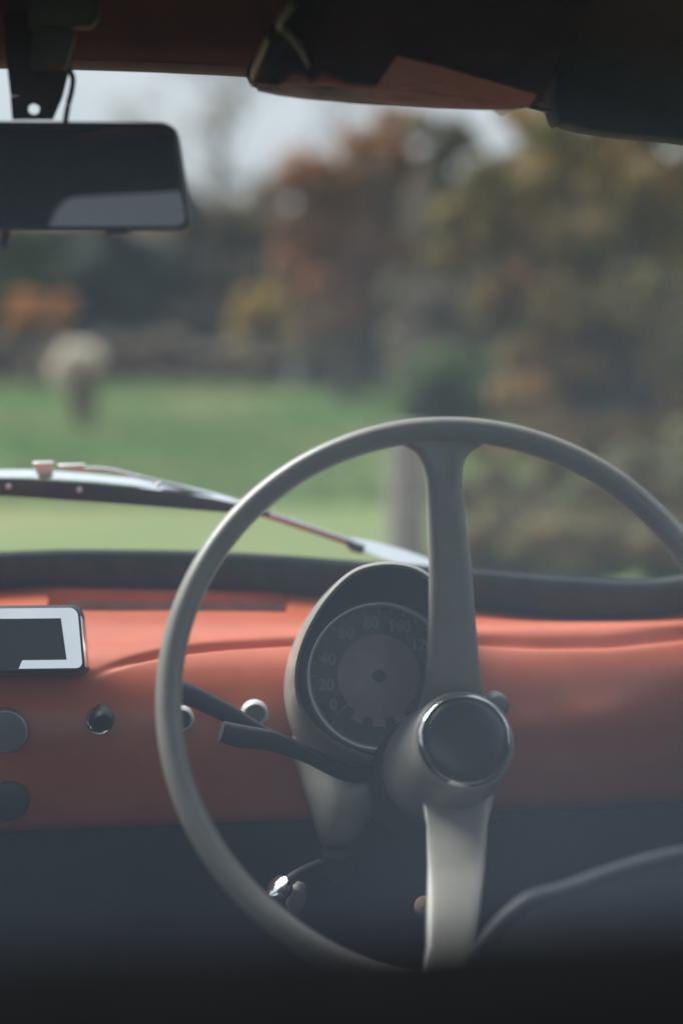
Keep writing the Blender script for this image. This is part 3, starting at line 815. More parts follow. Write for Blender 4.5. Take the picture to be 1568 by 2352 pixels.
# bracket plate with a hole, painted with the header
def bracket():
    Yb = 1.225
    o_l = [(-2, 0), (8, 60), (14, 120), (20, 197), (28, 274)]
    o_r = [(185, 0), (176, 60), (168, 110), (153, 197), (122, 274)]
    def P(px, py, b=0.0): return Q(px, py, Yb + (274 - py) / 274 * 0.02 + b)
    hx, hy, hr = 78, 250, 13
    # outer ring points around the hole region (lower part), then a plain upper strip
    outer = [(24, 220), (24.5, 232), (26, 250), (28, 274), (50, 274), (78, 274), (100, 274), (122, 274), (132, 250), (140, 232), (146, 216), (120, 217), (78, 218), (50, 219)]
    n = len(outer)
    inner = []
    for (x, y) in outer:
        a = math.atan2(y - hy, x - hx)
        inner.append((hx + hr * math.cos(a), hy + hr * math.sin(a)))
    V, Fc = [], []
    for b in (0.0, 0.006):
        V += [P(x, y, b) for x, y in outer] + [P(x, y, b) for x, y in inner]
    for s in (0, 2 * n):
        for k in range(n):
            j = (k + 1) % n
            Fc.append((s + k, s + j, s + n + j, s + n + k))
    for k in range(n):
        j = (k + 1) % n
        Fc.append((n + k, n + j, 3 * n + j, 3 * n + k)); Fc.append((k, j, 2 * n + j, 2 * n + k))
    rows = []
    for py in (-60, 0, 60, 110, 160, 219):
        l_, r_ = lerp_table(py, [(y, x) for x, y in o_l]), lerp_table(py, [(y, x) for x, y in o_r])
        if py == 219: l_, r_ = 24, 145
        if py < 0: l_, r_ = -6, 200
        m = (l_ + r_) / 2; h = (r_ - l_) / 2
        rows.append([P(l_, py), P(l_ + .28 * h, py, -.0025), P(m, py, -0.0005), P(r_ - .4 * h, py, -.0025), P(r_, py), P(r_, py, 0.006), P(m, py, .006), P(l_, py, 0.006)])
    return join((V, Fc), loft(rows))
br = part('mirror_bracket', bracket(), RED_SHADE, angle=30)
bevel(part('roof_catch', join(prism([Q(x, y, 1.205) for x, y in ((86, -20), (70, 152), (152, 154), (172, 80), (176, -20))], Vector((0, 0.02, 0))), prism([Q(x, y, 1.195) for x, y in ((70, -60), (66, 62), (210, 62), (228, 40), (232, -60))], Vector((0, 0.009, 0)))), BLACK), 0.002, 2)
part('lamp_wire', tube([Q(150, 140, 1.225), Q(158, 158, 1.222), Q(167, 178, 1.218), Q(165, 205, 1.214), Q(157, 238, 1.21), Q(151, 272, 1.208), Q(150, 285, 1.208)], 0.00195, 10), VINYL)

# ---- sun visor with torn cover and tape
VE = [(548, 40), (556, 120), (563, 182), (575, 196), (600, 210), (650, 221), (720, 229), (800, 237), (900, 244), (1000, 249), (1100, 253), (1180, 254), (1228, 247), (1262, 215)]
VISOR = mat('creased_black_vinyl', (0.009, 0.011, 0.016), 0.8, spec=0.06, var=0.4, vscale=30, bump=1.0, bscale=22)
def visor():
    # lower outline: front lip; the panel runs back and up under the roof
    front = [(566, 176), (572, 192), (598, 208), (650, 220), (720, 228), (800, 236), (900, 243), (1000, 249), (1100, 252), (1180, 252), (1222, 246), (1236, 236)]
    rows = []
    for i, (x, y) in enumerate(front):
        t = i / (len(front) - 1)
        p = Q(x, y, 1.262 - 0.02 * t)
        lean = Vector((0.055 * (1 - t) ** 2, -0.150, 0.052))
        up = Vector((0, 0.004, 0.016))
        th = 0.5 if i in (0, len(front) - 1) else 1.0
        a = p; 
        sag = 0.004 * math.sin(i * 1.9)
        rows.append([a, a + lean * 0.06 + Vector((0, -.002, -0.001)), a + lean * 0.3 + Vector((0, 0, sag)), a + lean * 0.65 + Vector((0, 0, -sag)), a + lean, a + lean + up * th, a + lean * .5 + up * 1.2 * th, a + lean * 0.1 + up * th, a + up * 0.6 * th])
    return loft(rows)
vis = part('sun_visor', visor(), VISOR, angle=60)
def on_visor(px, py, h=0.003):
    """a point on the visor's underside: line of sight against its sloping plane"""
    p0 = Q(870, 240, 1.255); nrm = Vector((0.01, 0.052, 0.150)).normalized(); nrm = -nrm
    p0 = p0 + nrm * h
    d = ray(px, py)
    t = (p0 - CAM).dot(nrm) / d.dot(nrm)
    return CAM + d * t
def strip_on(name, pts, m, h=0.0015):
    n = Vector((0, -0.052, -0.150)).normalized()
    q = [on_visor(x, y, 0.003 + h) for x, y in pts]
    return part(name, prism(q, -n * 0.0008), m, vis, smooth=False)
PADRED = mat('exposed_red_padding', (0.17, 0.045, 0.036), 0.8, color2=(0.035, 0.020, 0.019), vscale=55, bump=0.4, bscale=120)
PADGREY = mat('dusty_grey_backing', (0.17, 0.185, 0.20), 0.85, color2=(0.05, 0.055, 0.06), vscale=40, bump=0.3, bscale=150)
# the torn hem: a grey lip with red padding showing through it
def lip(pts, depth, m, name, h):
    n = Vector((0, -0.052, -0.150)).normalized()
    rows = [[on_visor(x, y0, h + 0.003), on_visor(x, (y0 + y1) / 2, h + 0.0045), on_visor(x, y1, h + 0.003)] for x, y0, y1 in pts]
    rows = [r + [r[2] + Vector((0, 0.003, 0.003)), r[0] + Vector((0, 0.003, 0.003))] for r in rows]
    return part(name, loft(rows), m, vis, angle=60)
lip([(590, 208, 194), (640, 219, 196), (700, 227, 199), (780, 234, 203), (860, 240, 208), (940, 245, 214), (1020, 249, 222), (1100, 252, 232), (1160, 253, 240), (1215, 247, 240)], 0.012, PADGREY, 'torn_hem', 0.0012)
lip([(574, 190, 186), (600, 196, 188), (640, 198, 193), (664, 199, 172), (680, 198, 166), (700, 197, 176), (718, 198, 186), (740, 197, 172), (764, 199, 178), (790, 202, 188), (840, 207, 191), (880, 212, 196), (930, 216, 196), (990, 224, 204), (1060, 232, 216), (1120, 242, 230)], 0.02, PADRED, 'exposed_padding', 0.0024)
strip_on('tape_strip', [(912, 128), (1000, 150), (1130, 187), (1233, 218), (1218, 241), (1150, 266), (1130, 252), (1060, 249), (870, 236), (848, 222)], TAPE, 0.004)
part('fold_crease', tube([on_visor(672, 5), on_visor(640, 52), on_visor(660, 72), on_visor(690, 110), on_visor(708, 148)], [0.0012, 0.0022, 0.002, 0.0022, 0.001], 8, ry=0.0035), SEATV, vis)
part('fold_crease', tube([on_visor(616, 82), on_visor(600, 120), on_visor(584, 160), on_visor(578, 190)], [0.0012, 0.0022, 0.0024, 0.001], 8, ry=0.0038), SEATV, vis)
part('visor_rod', tube([Q(1190, 240, 1.246), Q(1240, 249, 1.243), Q(1290, 258, 1.24)], 0.0014, 10), BLACK, vis)
bevel(part('visor_mount', prism([Q(x, y, 1.225) for x, y in ((1276, 250), (1283, 270), (1292, 286), (1297, 279), (1350, 296), (1420, 306), (1568, 319), (1640, 330), (1640, 150), (1276, 150))], Vector((0, 0.035, 0.0))), LINER), 0.002, 2)

# ---- driver's seat back
def seat():
    top = [(1040, 2260), (1062, 2190), (1090, 2146), (1134, 2096), (1170, 2066), (1205, 2044), (1284, 2022), (1384, 1986), (1484, 1956), (1568, 1940), (1700, 1925), (1900, 1935), (2100, 1985), (2240, 2070), (2300, 2200)]
    rows, pipe = [], []
    for x, y in top:
        p = Q(x + 14, y + 22, 0.985)
        pipe.append(p + Vector((0, -0.002, 0.001)))
        foot = Vector((p.x * 0.9 + 0.35 * 0.1, 0.99, 0.26))
        m1 = p + Vector((0, 0.006, 0.002)); m2 = p + Vector((0, 0.016, -0.004)); m3 = p + Vector((0, 0.022, -0.03))
        m4 = Vector((foot.x, 1.02, 0.28))
        f1 = p + Vector((0, -0.004, -0.008)); f2 = p * 0.8 + foot * 0.2 + Vector((0, -0.022, 0)); f3 = p * 0.4 + foot * 0.6 + Vector((0, -0.03, 0))
        rows.append([foot, f3, f2, f1, p, m1, m2, m3, m4])
    return loft(rows), pipe
sv, pipe = seat()
seat_o = part('driver_seat_back', sv, SEATV, angle=60)
part('seam_piping', tube(pipe, 0.0045, 10, sub=4), PIPING, seat_o)

# ---- body shell round the cabin: roof, sides, rear bulkhead, bonnet
RX0, RX1 = XC - 0.60, XC + 0.60
def roof():
    rows = []
    for i in range(17):
        x = RX0 + (RX1 - RX0) * i / 16
        dome = 0.05 * (1 - ((x - XC) / 0.6) ** 2)
        edge = -0.02 * ((x - XC) / 0.6) ** 4
        rows.append([Vector((x, y, z + dome + edge)) for y, z in ((1.22, 1.215), (1.10, 1.235), (0.9, 1.245), (0.72, 1.235), (0.62, 1.19))] + [Vector((x, y, z + dome + edge)) for y, z in ((0.61, 1.205), (0.72, 1.255), (0.9, 1.265), (1.10, 1.255), (1.30, 1.235))])
    return loft(rows)
part('roof', roof(), LINER, angle=60)
for sx in (-1, 1):
    xo = XC + sx * 0.60
    a, b = (xo - 0.02, xo + 0.02)
    part('door_panel', prism([Vector((a, y, z)) for y, z in ((0.85, 0.22), (1.72, 0.22), (1.72, 0.72), (1.50, 0.76), (0.85, 0.80))], Vector((b - a, 0, 0))), VINYL, smooth=False)
    part('rear_quarter_panel', prism([Vector((a, y, z)) for y, z in ((0.38, 0.22), (0.845, 0.22), (0.845, 0.80), (0.38, 0.84))], Vector((b - a, 0, 0))), VINYL, smooth=False)
    part('door_skin', prism([Vector((xo + sx * 0.022, y, z)) for y, z in ((0.40, 0.22), (1.70, 0.22), (1.70, 0.715), (1.50, 0.755), (0.85, 0.795), (0.40, 0.835))], Vector((sx * 0.004, 0, 0))), RED, smooth=False)
    part('door_pillar', prism([Vector((a, y, z)) for y, z in ((0.80, 0.805), (0.87, 0.805), (0.87, 1.20), (0.82, 1.20))], Vector((b - a, 0, 0))), LINER, smooth=False)
    part('rear_pillar', prism([Vector((a, y, z)) for y, z in ((0.38, 0.845), (0.50, 0.845), (0.68, 1.16), (0.58, 1.16))], Vector((b - a, 0, 0))), LINER, smooth=False)
    part('windscreen_pillar', tube([Vector((xo + sx * 0.0, 1.50, 0.76)), Vector((xo - sx * 0.01, 1.38, 0.95)), Vector((xo - sx * 0.03, 1.22, 1.21))], 0.022, 14, sub=4), RED_SHADE)
    part('quarter_light_block', prism([Vector((a, y, z)) for y, z in ((0.505, 0.845), (0.795, 0.812), (0.815, 1.20), (0.685, 1.18))], Vector((b - a, 0, 0))), LINER, smooth=False)  # added unseen panel closing the quarter window to darken the cabin
    part('side_window', prism([Vector((xo, y, z)) for y, z in ((0.88, 0.80), (1.49, 0.77), (1.24, 1.19), (0.88, 1.20))], Vector((0.004, 0, 0))), SIDEW, smooth=False)
part('rear_bulkhead', box(RX0 + 0.03, RX1 - 0.03, 0.36, 0.385, 0.22, 0.80), CARPET)
part('rear_shelf', prism([Vector((RX0 + 0.03, 0.386, 0.80)), Vector((RX1 - 0.03, 0.386, 0.80)), Vector((RX1 - 0.03, 0.60, 0.66)), Vector((RX0 + 0.03, 0.60, 0.66))], Vector((0, 0, -0.02))), VINYL)
def rw_pt(u, v, off=0.0):
    """rear window: u across, v up its slope"""
    base = Vector((XC + u, 0.392 + 0.20 * v, 0.8515 + 0.340 * v))
    return base + Vector((0, -0.845, 0.535)) * off
def rw_round(w, v0, v1, r, off, n=8):
    out = []
    for cu_, cv, a0 in ((w - r, v1 - r / 0.355, 0), (-w + r, v1 - r / 0.355, 90), (-w + r, v0 + r / 0.355, 180), (w - r, v0 + r / 0.355, 270)):
        for k in range(n + 1):
            a = math.radians(a0 + 90 * k / n)
            out.append(rw_pt(cu_ + r * math.cos(a), cv + r * math.sin(a) / 0.355, off))
    return out
rwin = part('rear_window', loft([rw_round(0.44, 0.0, 1.0, 0.08, 0.0), rw_round(0.44, 0.0, 1.0, 0.08, 0.004)], True, True, False), REARW, smooth=False)
def rseal():
    A = [rw_round(0.435, 0.02, 0.98, 0.075, 0.006), rw_round(0.432, 0.035, 0.965, 0.07, 0.012), rw_round(0.440, 0.01, 0.99, 0.08, 0.018), rw_round(0.46, -0.06, 1.06, 0.10, 0.018), rw_round(0.48, -0.14, 1.14, 0.12, 0.010), rw_round(0.49, -0.16, 1.16, 0.13, -0.012), rw_round(0.435, 0.02, 0.98, 0.075, -0.008)]
    return loft(A + [A[0]], True, False, False)
part('rear_window_seal', rseal(), SEALB, rwin, angle=60)
def rear_panel():
    A = rw_round(0.487, -0.15, 1.15, 0.125, 0.0); 
    Bq = rw_round(0.60, -0.62, 1.30, 0.06, -0.012)
    return loft([A, Bq, [p + Vector((0, .02, -.01)) for p in Bq], [p + Vector((0, .02, -.01)) for p in A]], True, False, False)
part('rear_body_panel', rear_panel(), RED)
part('engine_lid', loft([[Vector((XC + u * w, y, z)) for u in [-1 + k / 6 for k in range(13)]] for w, y, z in ((0.57, 0.30, 0.64), (0.56, 0.24, 0.55), (0.55, 0.215, 0.42), (0.54, 0.23, 0.30), (0.53, 0.26, 0.24))], False), RED, angle=60)
def bonnet():
    rows = []
    for i in range(21):
        u = -1 + 2 * i / 20
        x = XC + u * 0.58
        ya = glass_y(x, 0.75) + 0.012
        rows.append([Vector((x, ya, 0.752 - 0.03 * u * u)), Vector((x, ya + 0.06, 0.745 - .035 * u * u)), Vector((x * 0.98, 1.95, 0.690 - 0.06 * u * u)), Vector((x * .95, 2.25, 0.615 - 0.08 * u * u)), Vector((x * 0.9, 2.50, 0.50 - .08 * u * u)), Vector((x * 0.88, 2.58, 0.36))])
    return loft(rows, False)
part('bonnet', bonnet(), RED, angle=60)
for sx in (-1, 1):
    part('wing', loft([[Vector((XC + sx * (0.56 + 0.10 * math.sin(math.pi * k / 8)), y, 0.25 + (zt - 0.25) * (1 - k / 8))) for k in range(9)] for y, zt in ((1.60, 0.70), (1.9, 0.66), (2.2, 0.58), (2.5, 0.44))], False), RED, angle=60)
for sx in (-1, 1):
    for y in (2.15, 0.30):
        c = Vector((XC + sx * 0.57, y, 0.262))
        wv = part('road_wheel', lathe(c, Vector((sx, 0, 0)), [(-0.06, 0.16), (-0.055, 0.24), (-0.03, 0.262), (0.03, 0.262), (0.055, 0.24), (0.06, 0.17), (0.05, 0.165)], 40), RUBBER)
        part('hubcap', lathe(c, Vector((sx, 0, 0)), [(0.045, 0.165), (0.055, 0.15), (0.05, 0.09), (0.065, 0.06), (0.07, 0.001)], 32), SATIN, wv)

# ================================================================== BACKGROUND
BARK = mat('bark', (0.10, 0.080, 0.065), 0.9, var=0.5, vscale=8, bump=0.8, bscale=30)
BARKG = mat('pale_bark', (0.20, 0.19, 0.18), 0.9, var=0.4, vscale=8, bump=0.8, bscale=30)
POST = mat('weathered_wood', (0.30, 0.27, 0.255), 0.85, color2=(0.20, 0.175, 0.165), vscale=12, bump=0.7, bscale=40)
L_OLIVE = leaf_mat('olive_rust_leaves', [(0.10, 0.11, 0.052), (0.19, 0.18, 0.082), (0.29, 0.225, 0.10), (0.38, 0.235, 0.10), (0.50, 0.235, 0.08)], 1.5)
L_RUSSET = leaf_mat('russet_leaves', [(0.106, 0.085, 0.063), (0.197, 0.133, 0.091), (0.303, 0.175, 0.106), (0.408, 0.197, 0.103), (0.636, 0.250, 0.091)], 1.4)
L_DARK = leaf_mat('dark_evergreen_leaves', [(0.050, 0.066, 0.061), (0.077, 0.099, 0.086), (0.116, 0.138, 0.110), (0.165, 0.171, 0.127)])
L_GREEN = leaf_mat('dull_green_leaves', [(0.053, 0.081, 0.039), (0.096, 0.144, 0.063), (0.156, 0.204, 0.084), (0.228, 0.235, 0.096)])
L_BROWN = leaf_mat('brown_leaves', [(0.115, 0.108, 0.085), (0.210, 0.175, 0.132), (0.307, 0.253, 0.175), (0.422, 0.329, 0.210)])
L_HEDGE = leaf_mat('olive_hedge_leaves', [(0.092, 0.105, 0.057), (0.160, 0.169, 0.085), (0.236, 0.211, 0.101), (0.321, 0.236, 0.110)], 1.3)
L_ORANGE = leaf_mat('orange_leaves', [(0.36, 0.135, 0.04), (0.46, 0.185, 0.05), (0.52, 0.22, 0.06), (0.56, 0.26, 0.07)])
L_YELL = leaf_mat('ochre_leaves', [(0.148, 0.133, 0.048), (0.295, 0.241, 0.065), (0.473, 0.341, 0.089), (0.592, 0.325, 0.089)])
L_CREAM = leaf_mat('cream_plumes', [(0.820, 0.720, 0.630), (0.850, 0.760, 0.680), (0.860, 0.790, 0.720), (0.870, 0.820, 0.770)])
L_STALK = leaf_mat('dry_stalks', [(0.200, 0.130, 0.110), (0.260, 0.180, 0.150), (0.310, 0.220, 0.190), (0.340, 0.260, 0.210)])
L_GRASS = leaf_mat('grass_blades', [(0.065, 0.150, 0.046), (0.095, 0.190, 0.062), (0.135, 0.200, 0.078), (0.200, 0.210, 0.100)])

def leaves(blobs, n, size, rnd, flat=0.5):
    """blobs: (centre, rx, ry, rz, weight); leaf-shaped faces spread through them, more towards the skin"""
    V, Fc = [], []
    ws = [b[4] for b in blobs]
    for _ in range(n):
        c, rx, ry, rz, _w = rnd.choices(blobs, ws)[0]
        while True:
            d = Vector((rnd.uniform(-1, 1), rnd.uniform(-1, 1), rnd.uniform(-1, 1)))
            if 0.02 < d.length <= 1: break
        d = d.normalized() * (d.length ** 0.45)
        p = c + Vector((d.x * rx, d.y * ry, d.z * rz))
        if p.z < 0.03: p.z = 0.03 + rnd.random() * 0.1
        nrm = (d + Vector((rnd.gauss(0, 1), rnd.gauss(0, 1), rnd.gauss(0, 1) + flat))).normalized()
        a, b = frame_of(nrm)
        t = rnd.uniform(0, 6.28); a, b = a * math.cos(t) + b * math.sin(t), b * math.cos(t) - a * math.sin(t)
        s = size * rnd.uniform(0.6, 1.4)
        k = len(V)
        V += [p - a * s, p + b * s * 0.5 + nrm * s * 0.12, p + a * s, p - b * s * 0.5 + nrm * s * 0.12]
        Fc.append((k, k + 1, k + 2, k + 3))
    return V, Fc

def limbs(base, tips, r0, rnd, sag=0.1):
    fork = base + Vector((0, 0, min(t.z for t in tips) * 0.55))
    parts_ = [tube([base, base * 0.5 + fork * 0.5 + Vector((rnd.uniform(-.04, .04), 0, 0)), fork], [r0 * 1.3, r0, r0 * 0.85], 10, sub=3)]
    for t in tips:
        m = fork * 0.5 + t * 0.5 + Vector((rnd.uniform(-sag, sag), rnd.uniform(-sag, sag), rnd.uniform(0, sag)))
        parts_.append(tube([fork - Vector((0, 0, r0)), m, t], [r0 * 0.6, r0 * 0.38, r0 * 0.12], 8, sub=3))
    return join(*parts_)

def tree(name, label, cat, base, blobs, n, size, lm, seed, bark=BARK, r0=0.09, group=None):
    rnd = random.Random(seed)
    o = empty(name, base)
    tag(o, label, cat, group)
    off = Vector(base)
    bl = [(c - off, rx, ry, rz, w) for c, rx, ry, rz, w in blobs]
    tips = [c + Vector((rnd.uniform(-.3, .3) * rx, rnd.uniform(-.3, .3) * ry, rz * 0.5)) for c, rx, ry, rz, w in bl]
    v, f = limbs(Vector((0, 0, -0.05)), tips, r0, rnd)
    add('trunk', v, f, bark, o)
    # clumps inside every mass so the crown has light and dark lumps and gaps
    cl = []
    for c, rx, ry, rz, w in bl:
        for _ in range(max(5, int(w * 9))):
            d = Vector((rnd.gauss(0, 1), rnd.gauss(0, 1), rnd.gauss(0, 1))).normalized() * rnd.uniform(0.35, 0.95)
            s = rnd.uniform(0.26, 0.46)
            cl.append((c + Vector((d.x * rx, d.y * ry, d.z * rz)), rx * s, ry * s, rz * s, w))
    v, f = leaves(cl, n, size, rnd)
    add('crown', v, f, lm, o, smooth=False)
    return o

def blob(px, py, d, wpx, hpx, w=1.0, depth=0.8):
    c = B(px, d, py)
    rx = wpx * d / FPX
    return (c, rx, rx * depth, hpx * d / FPX, w)

tree('low_bush', 'low olive bush growing close behind the right half of the wheel rim', 'shrub', B(1330, 5.5),
     [blob(1060, 1285, 5.5, 60, 80, 0.7), blob(1130, 1280, 5.5, 80, 90, 0.9), blob(1260, 1285, 5.4, 110, 100, 1.1), blob(1400, 1280, 5.5, 110, 100, 1.0), blob(1540, 1280, 5.5, 120, 110, 1.0), blob(1680, 1250, 5.6, 120, 120, 0.9)],
     7000, 0.038, L_HEDGE, 21, r0=0.02)
# near tree right of the wheel
tree('autumn_tree', 'big olive and rust leaved autumn tree filling the right side beyond the windscreen', 'tree', B(1440, 9.5),
     [blob(1330, 620, 9.5, 190, 170, 1.2), blob(1480, 480, 9.6, 150, 140, 1.0), blob(1560, 780, 9.4, 190, 190, 1.3), blob(1280, 820, 9.6, 190, 150, 1.1), blob(1180, 640, 9.8, 120, 130, 0.8), blob(1500, 280, 9.8, 170, 80, 0.8), blob(1300, 300, 9.8, 110, 70, 0.6), blob(1230, 420, 9.9, 100, 70, 0.5), blob(1750, 500, 9.7, 200, 300, 1.2), blob(1400, 1000, 9.5, 210, 120, 1.1), blob(1120, 440, 9.7, 90, 90, 0.45), blob(1060, 560, 9.9, 90, 90, 0.6), blob(1400, 400, 9.9, 120, 80, 0.5)],
     11000, 0.055, L_OLIVE, 11, r0=0.10)
tree('ochre_shrub', 'low ochre and green shrub under the right-hand tree, behind the wheel rim', 'shrub', B(1250, 7.6),
     [blob(1150, 1160, 7.6, 110, 110, 1.0), blob(1300, 1180, 7.5, 150, 140, 1.2), blob(1480, 1170, 7.6, 160, 150, 1.2), blob(1650, 1150, 7.8, 170, 200, 1.0)],
     6200, 0.05, L_HEDGE, 12, r0=0.03)
tree('green_bush', 'dull green round bush between the lawn and the right-hand tree', 'shrub', B(1000, 12.0),
     [blob(960, 910, 12, 95, 90, 1.0), blob(1080, 900, 12, 120, 110, 1.2), blob(1180, 950, 11.8, 110, 100, 1.0)],
     4200, 0.07, L_GREEN, 13, r0=0.04)
tree('russet_tree', 'russet brown tree with orange patches in the middle of the treeline', 'tree', B(800, 17.0),
     [blob(780, 520, 17, 120, 120, 1.2), blob(870, 440, 17, 110, 100, 1.1), blob(720, 640, 17, 110, 90, 1.0), blob(930, 600, 17, 120, 120, 1.1), blob(830, 690, 17, 130, 80, 0.9), blob(840, 350, 17, 90, 60, 0.5), blob(720, 390, 17, 90, 60, 0.35), blob(900, 290, 17, 60, 50, 0.2), blob(960, 480, 17, 90, 80, 0.6), blob(670, 500, 17, 80, 90, 0.7), blob(960, 400, 17, 70, 60, .35), blob(980, 720, 17, 110, 80, 0.8)],
     6600, 0.085, L_RUSSET, 14, r0=0.09)
tree('brown_tree', 'tall grey brown tree behind the russet one', 'tree', B(980, 24.0),
     [blob(1000, 600, 24, 130, 120, 1.1), blob(1080, 700, 24, 130, 110, 1.0), blob(930, 760, 24, 140, 70, 1.0), blob(1100, 500, 24, 100, 90, 0.7), blob(1010, 470, 24, 60, 60, 0.25)],
     4600, 0.12, L_BROWN, 15, r0=0.12)
tree('evergreen_tree', 'dark evergreen tree behind the pale plumed plant', 'tree', B(250, 25.0),
     [blob(230, 640, 25, 130, 100, 1.1), blob(330, 720, 25, 130, 90, 1.1), blob(180, 760, 25, 120, 70, 0.9), blob(380, 620, 25, 90, 90, 0.8), blob(270, 540, 25, 90, 70, 0.7), blob(150, 580, 25, 90, 90, 0.8)],
     6000, 0.12, L_DARK, 16, r0=0.12)
tree('evergreen_tree', 'dark evergreen tree left of the orange shrub, half outside the picture', 'tree', B(-80, 24.0),
     [blob(-60, 600, 24, 150, 130, 1.1), blob(60, 660, 24, 110, 90, 1.0), blob(-40, 770, 24, 170, 70, 1.0), blob(90, 560, 24, 80, 70, 0.5)],
     4600, 0.12, L_GREEN, 17, r0=0.12)
tree('leafless_hedge', 'grey brown thinning hedge in the left middle of the treeline', 'hedge', B(500, 25.0),
     [blob(480, 600, 25, 110, 110, 1.0), blob(560, 690, 25, 120, 100, 1.1), blob(470, 770, 25, 140, 70, 1.0), blob(590, 790, 25, 120, 70, 0.9), blob(540, 500, 25, 100, 70, 0.7), blob(640, 540, 25, 90, 100, .9), blob(450, 510, 25, 90, 70, .6)],
     6400, 0.12, L_BROWN, 18, r0=0.10)
tree('yellow_bush', 'ochre bush at the far edge of the lawn below the russet tree', 'shrub', B(620, 21.0),
     [blob(560, 720, 21, 50, 60, 0.7), blob(640, 700, 21, 70, 60, 0.8), blob(700, 780, 21, 80, 60, 0.8)],
     1700, 0.09, L_YELL, 19, r0=0.04)
tree('orange_shrub', 'round bright orange shrub at the left edge of the lawn', 'shrub', B(85, 19.0),
     [blob(48, 716, 19, 46, 44, 1.0), blob(85, 712, 19, 50, 46, 1.0), blob(125, 714, 19, 44, 42, 1.0)],
     2200, 0.06, L_ORANGE, 20, r0=0.03)
for i, (px, d, top, lab) in enumerate([(1250, 30, 330, 'far green tree seen through the gaps of the right-hand tree'), (1600, 34, 300, 'farthest tree at the right edge behind the big autumn tree'), (700, 34, 520, 'far dark tree behind the russet tree'), (60, 36, 480, 'far dark tree behind the orange shrub'), (400, 38, 470, 'far dark tree behind the thinning hedge'), (1000, 36, 480, 'far dark tree right of the russet tree')]):
    h = 780 - top
    tree('far_tree', lab, 'tree', B(px, d), [blob(px, top + h * .35, d, 130, h * .33, 1.0), blob(px - 110, top + h * .65, d, 130, h * .33, 1.0), blob(px + 110, top + h * .62, d, 130, h * .33, 1.0), blob(px, top + h * .85, d, 190, h * .2, 1.0)], 2600, 0.19, [L_DARK, L_BROWN, L_GREEN][i % 3], 40 + i, r0=0.16, group='far trees')
for px, d, lab in ((60, 22.5, 'low brown bramble at the lawn edge left of the pale plumed plant'), (400, 22.5, 'low brown bramble at the lawn edge right of the pale plumed plant'), (720, 21.5, 'low brown bramble at the lawn edge below the russet tree')):
    tree('bramble', lab, 'shrub', B(px, d), [blob(px - 120, 820, d, 90, 50, 1), blob(px, 812, d, 100, 56, 1), blob(px + 120, 822, d, 90, 48, 1)], 2600, 0.085, L_BROWN, 60 + int(px), r0=0.03, group='brambles along the lawn edge')
for px, d, top, m, lab in ((860, 19.5, 250, L_BROWN, 'thin brown tree top rising behind the russet tree'), (1050, 15.5, 220, L_BROWN, 'hazy brown tree between the russet tree and the big autumn tree'), (1240, 16.5, 210, L_OLIVE, 'tall olive tree behind the left part of the big autumn tree'), (1470, 17.0, 170, L_YELL, 'tall ochre tree behind the middle of the big autumn tree'), (1680, 16.0, 200, L_OLIVE, 'tall olive tree behind the big autumn tree, cut by the right picture edge')):
    h = 900 - top
    tree('tall_tree', lab, 'tree', B(px, d), [blob(px, top + h * .13, d, 110, h * .13, .55), blob(px - 70, top + h * .34, d, 90, h * .17, .8), blob(px + 75, top + h * .36, d, 95, h * .17, .8), blob(px, top + h * .55, d, 130, h * .2, 1.0), blob(px - 60, top + h * .78, d, 130, h * .2, 1.0), blob(px + 70, top + h * .8, d, 130, h * .2, 1.0)], 5200, 0.085, m, 80 + int(px), r0=0.10, group='tall trees behind the autumn tree')
tree('hedge_bush', 'brown and olive hedge bush filling the gap at the right picture edge', 'hedge', B(1600, 11.0), [blob(1480, 960, 11, 130, 110, 1), blob(1620, 940, 11, 130, 130, 1), blob(1330, 1000, 11, 130, 100, 1), blob(1180, 1040, 11, 110, 80, .9)], 5200, 0.06, L_OLIVE, 90, r0=0.04)
# bare tree: fine grey twigs against the sky
def bare_tree():
    rnd = random.Random(5)
    base = B(470, 27.5)
    o = empty('bare_tree', base)
    tag(o, 'nearly leafless tree with fine grey twigs against the pale sky beside the mirror', 'tree')
    segs = []
    def grow(p, d, L, r, k):
        q = p + d * L
        segs.append(tube([p, (p + q) / 2 + Vector((rnd.gauss(0, .04), rnd.gauss(0, .04), 0)) * L, q], [r, r * .8, r * .62], 5, sub=2))
        if k == 0: return
        for _ in range(3 if k > 1 else 4):
            nd = (d + Vector((rnd.gauss(0, .45), rnd.gauss(0, .4), rnd.gauss(0.05, .25)))).normalized()
            grow(q, nd, L * rnd.uniform(.62, .85), r * .6, k - 1)
    grow(Vector((0, 0, -0.05)), Vector((0, 0, 1)), 1.6, 0.09, 5)
    v, f = join(*segs)
    add('trunk', v, f, BARKG, o)
    tips = [Vector((sum(p.x for p in s[0][-5:]) / 5, sum(p.y for p in s[0][-5:]) / 5, sum(p.z for p in s[0][-5:]) / 5)) for s in segs if s[0][-1].z > 1.8]
    v, f = leaves([(t, .13, .13, .13, 1) for t in tips], 1500, 0.045, rnd)
    add('crown', v, f, L_BROWN, o, smooth=False)
bare_tree()
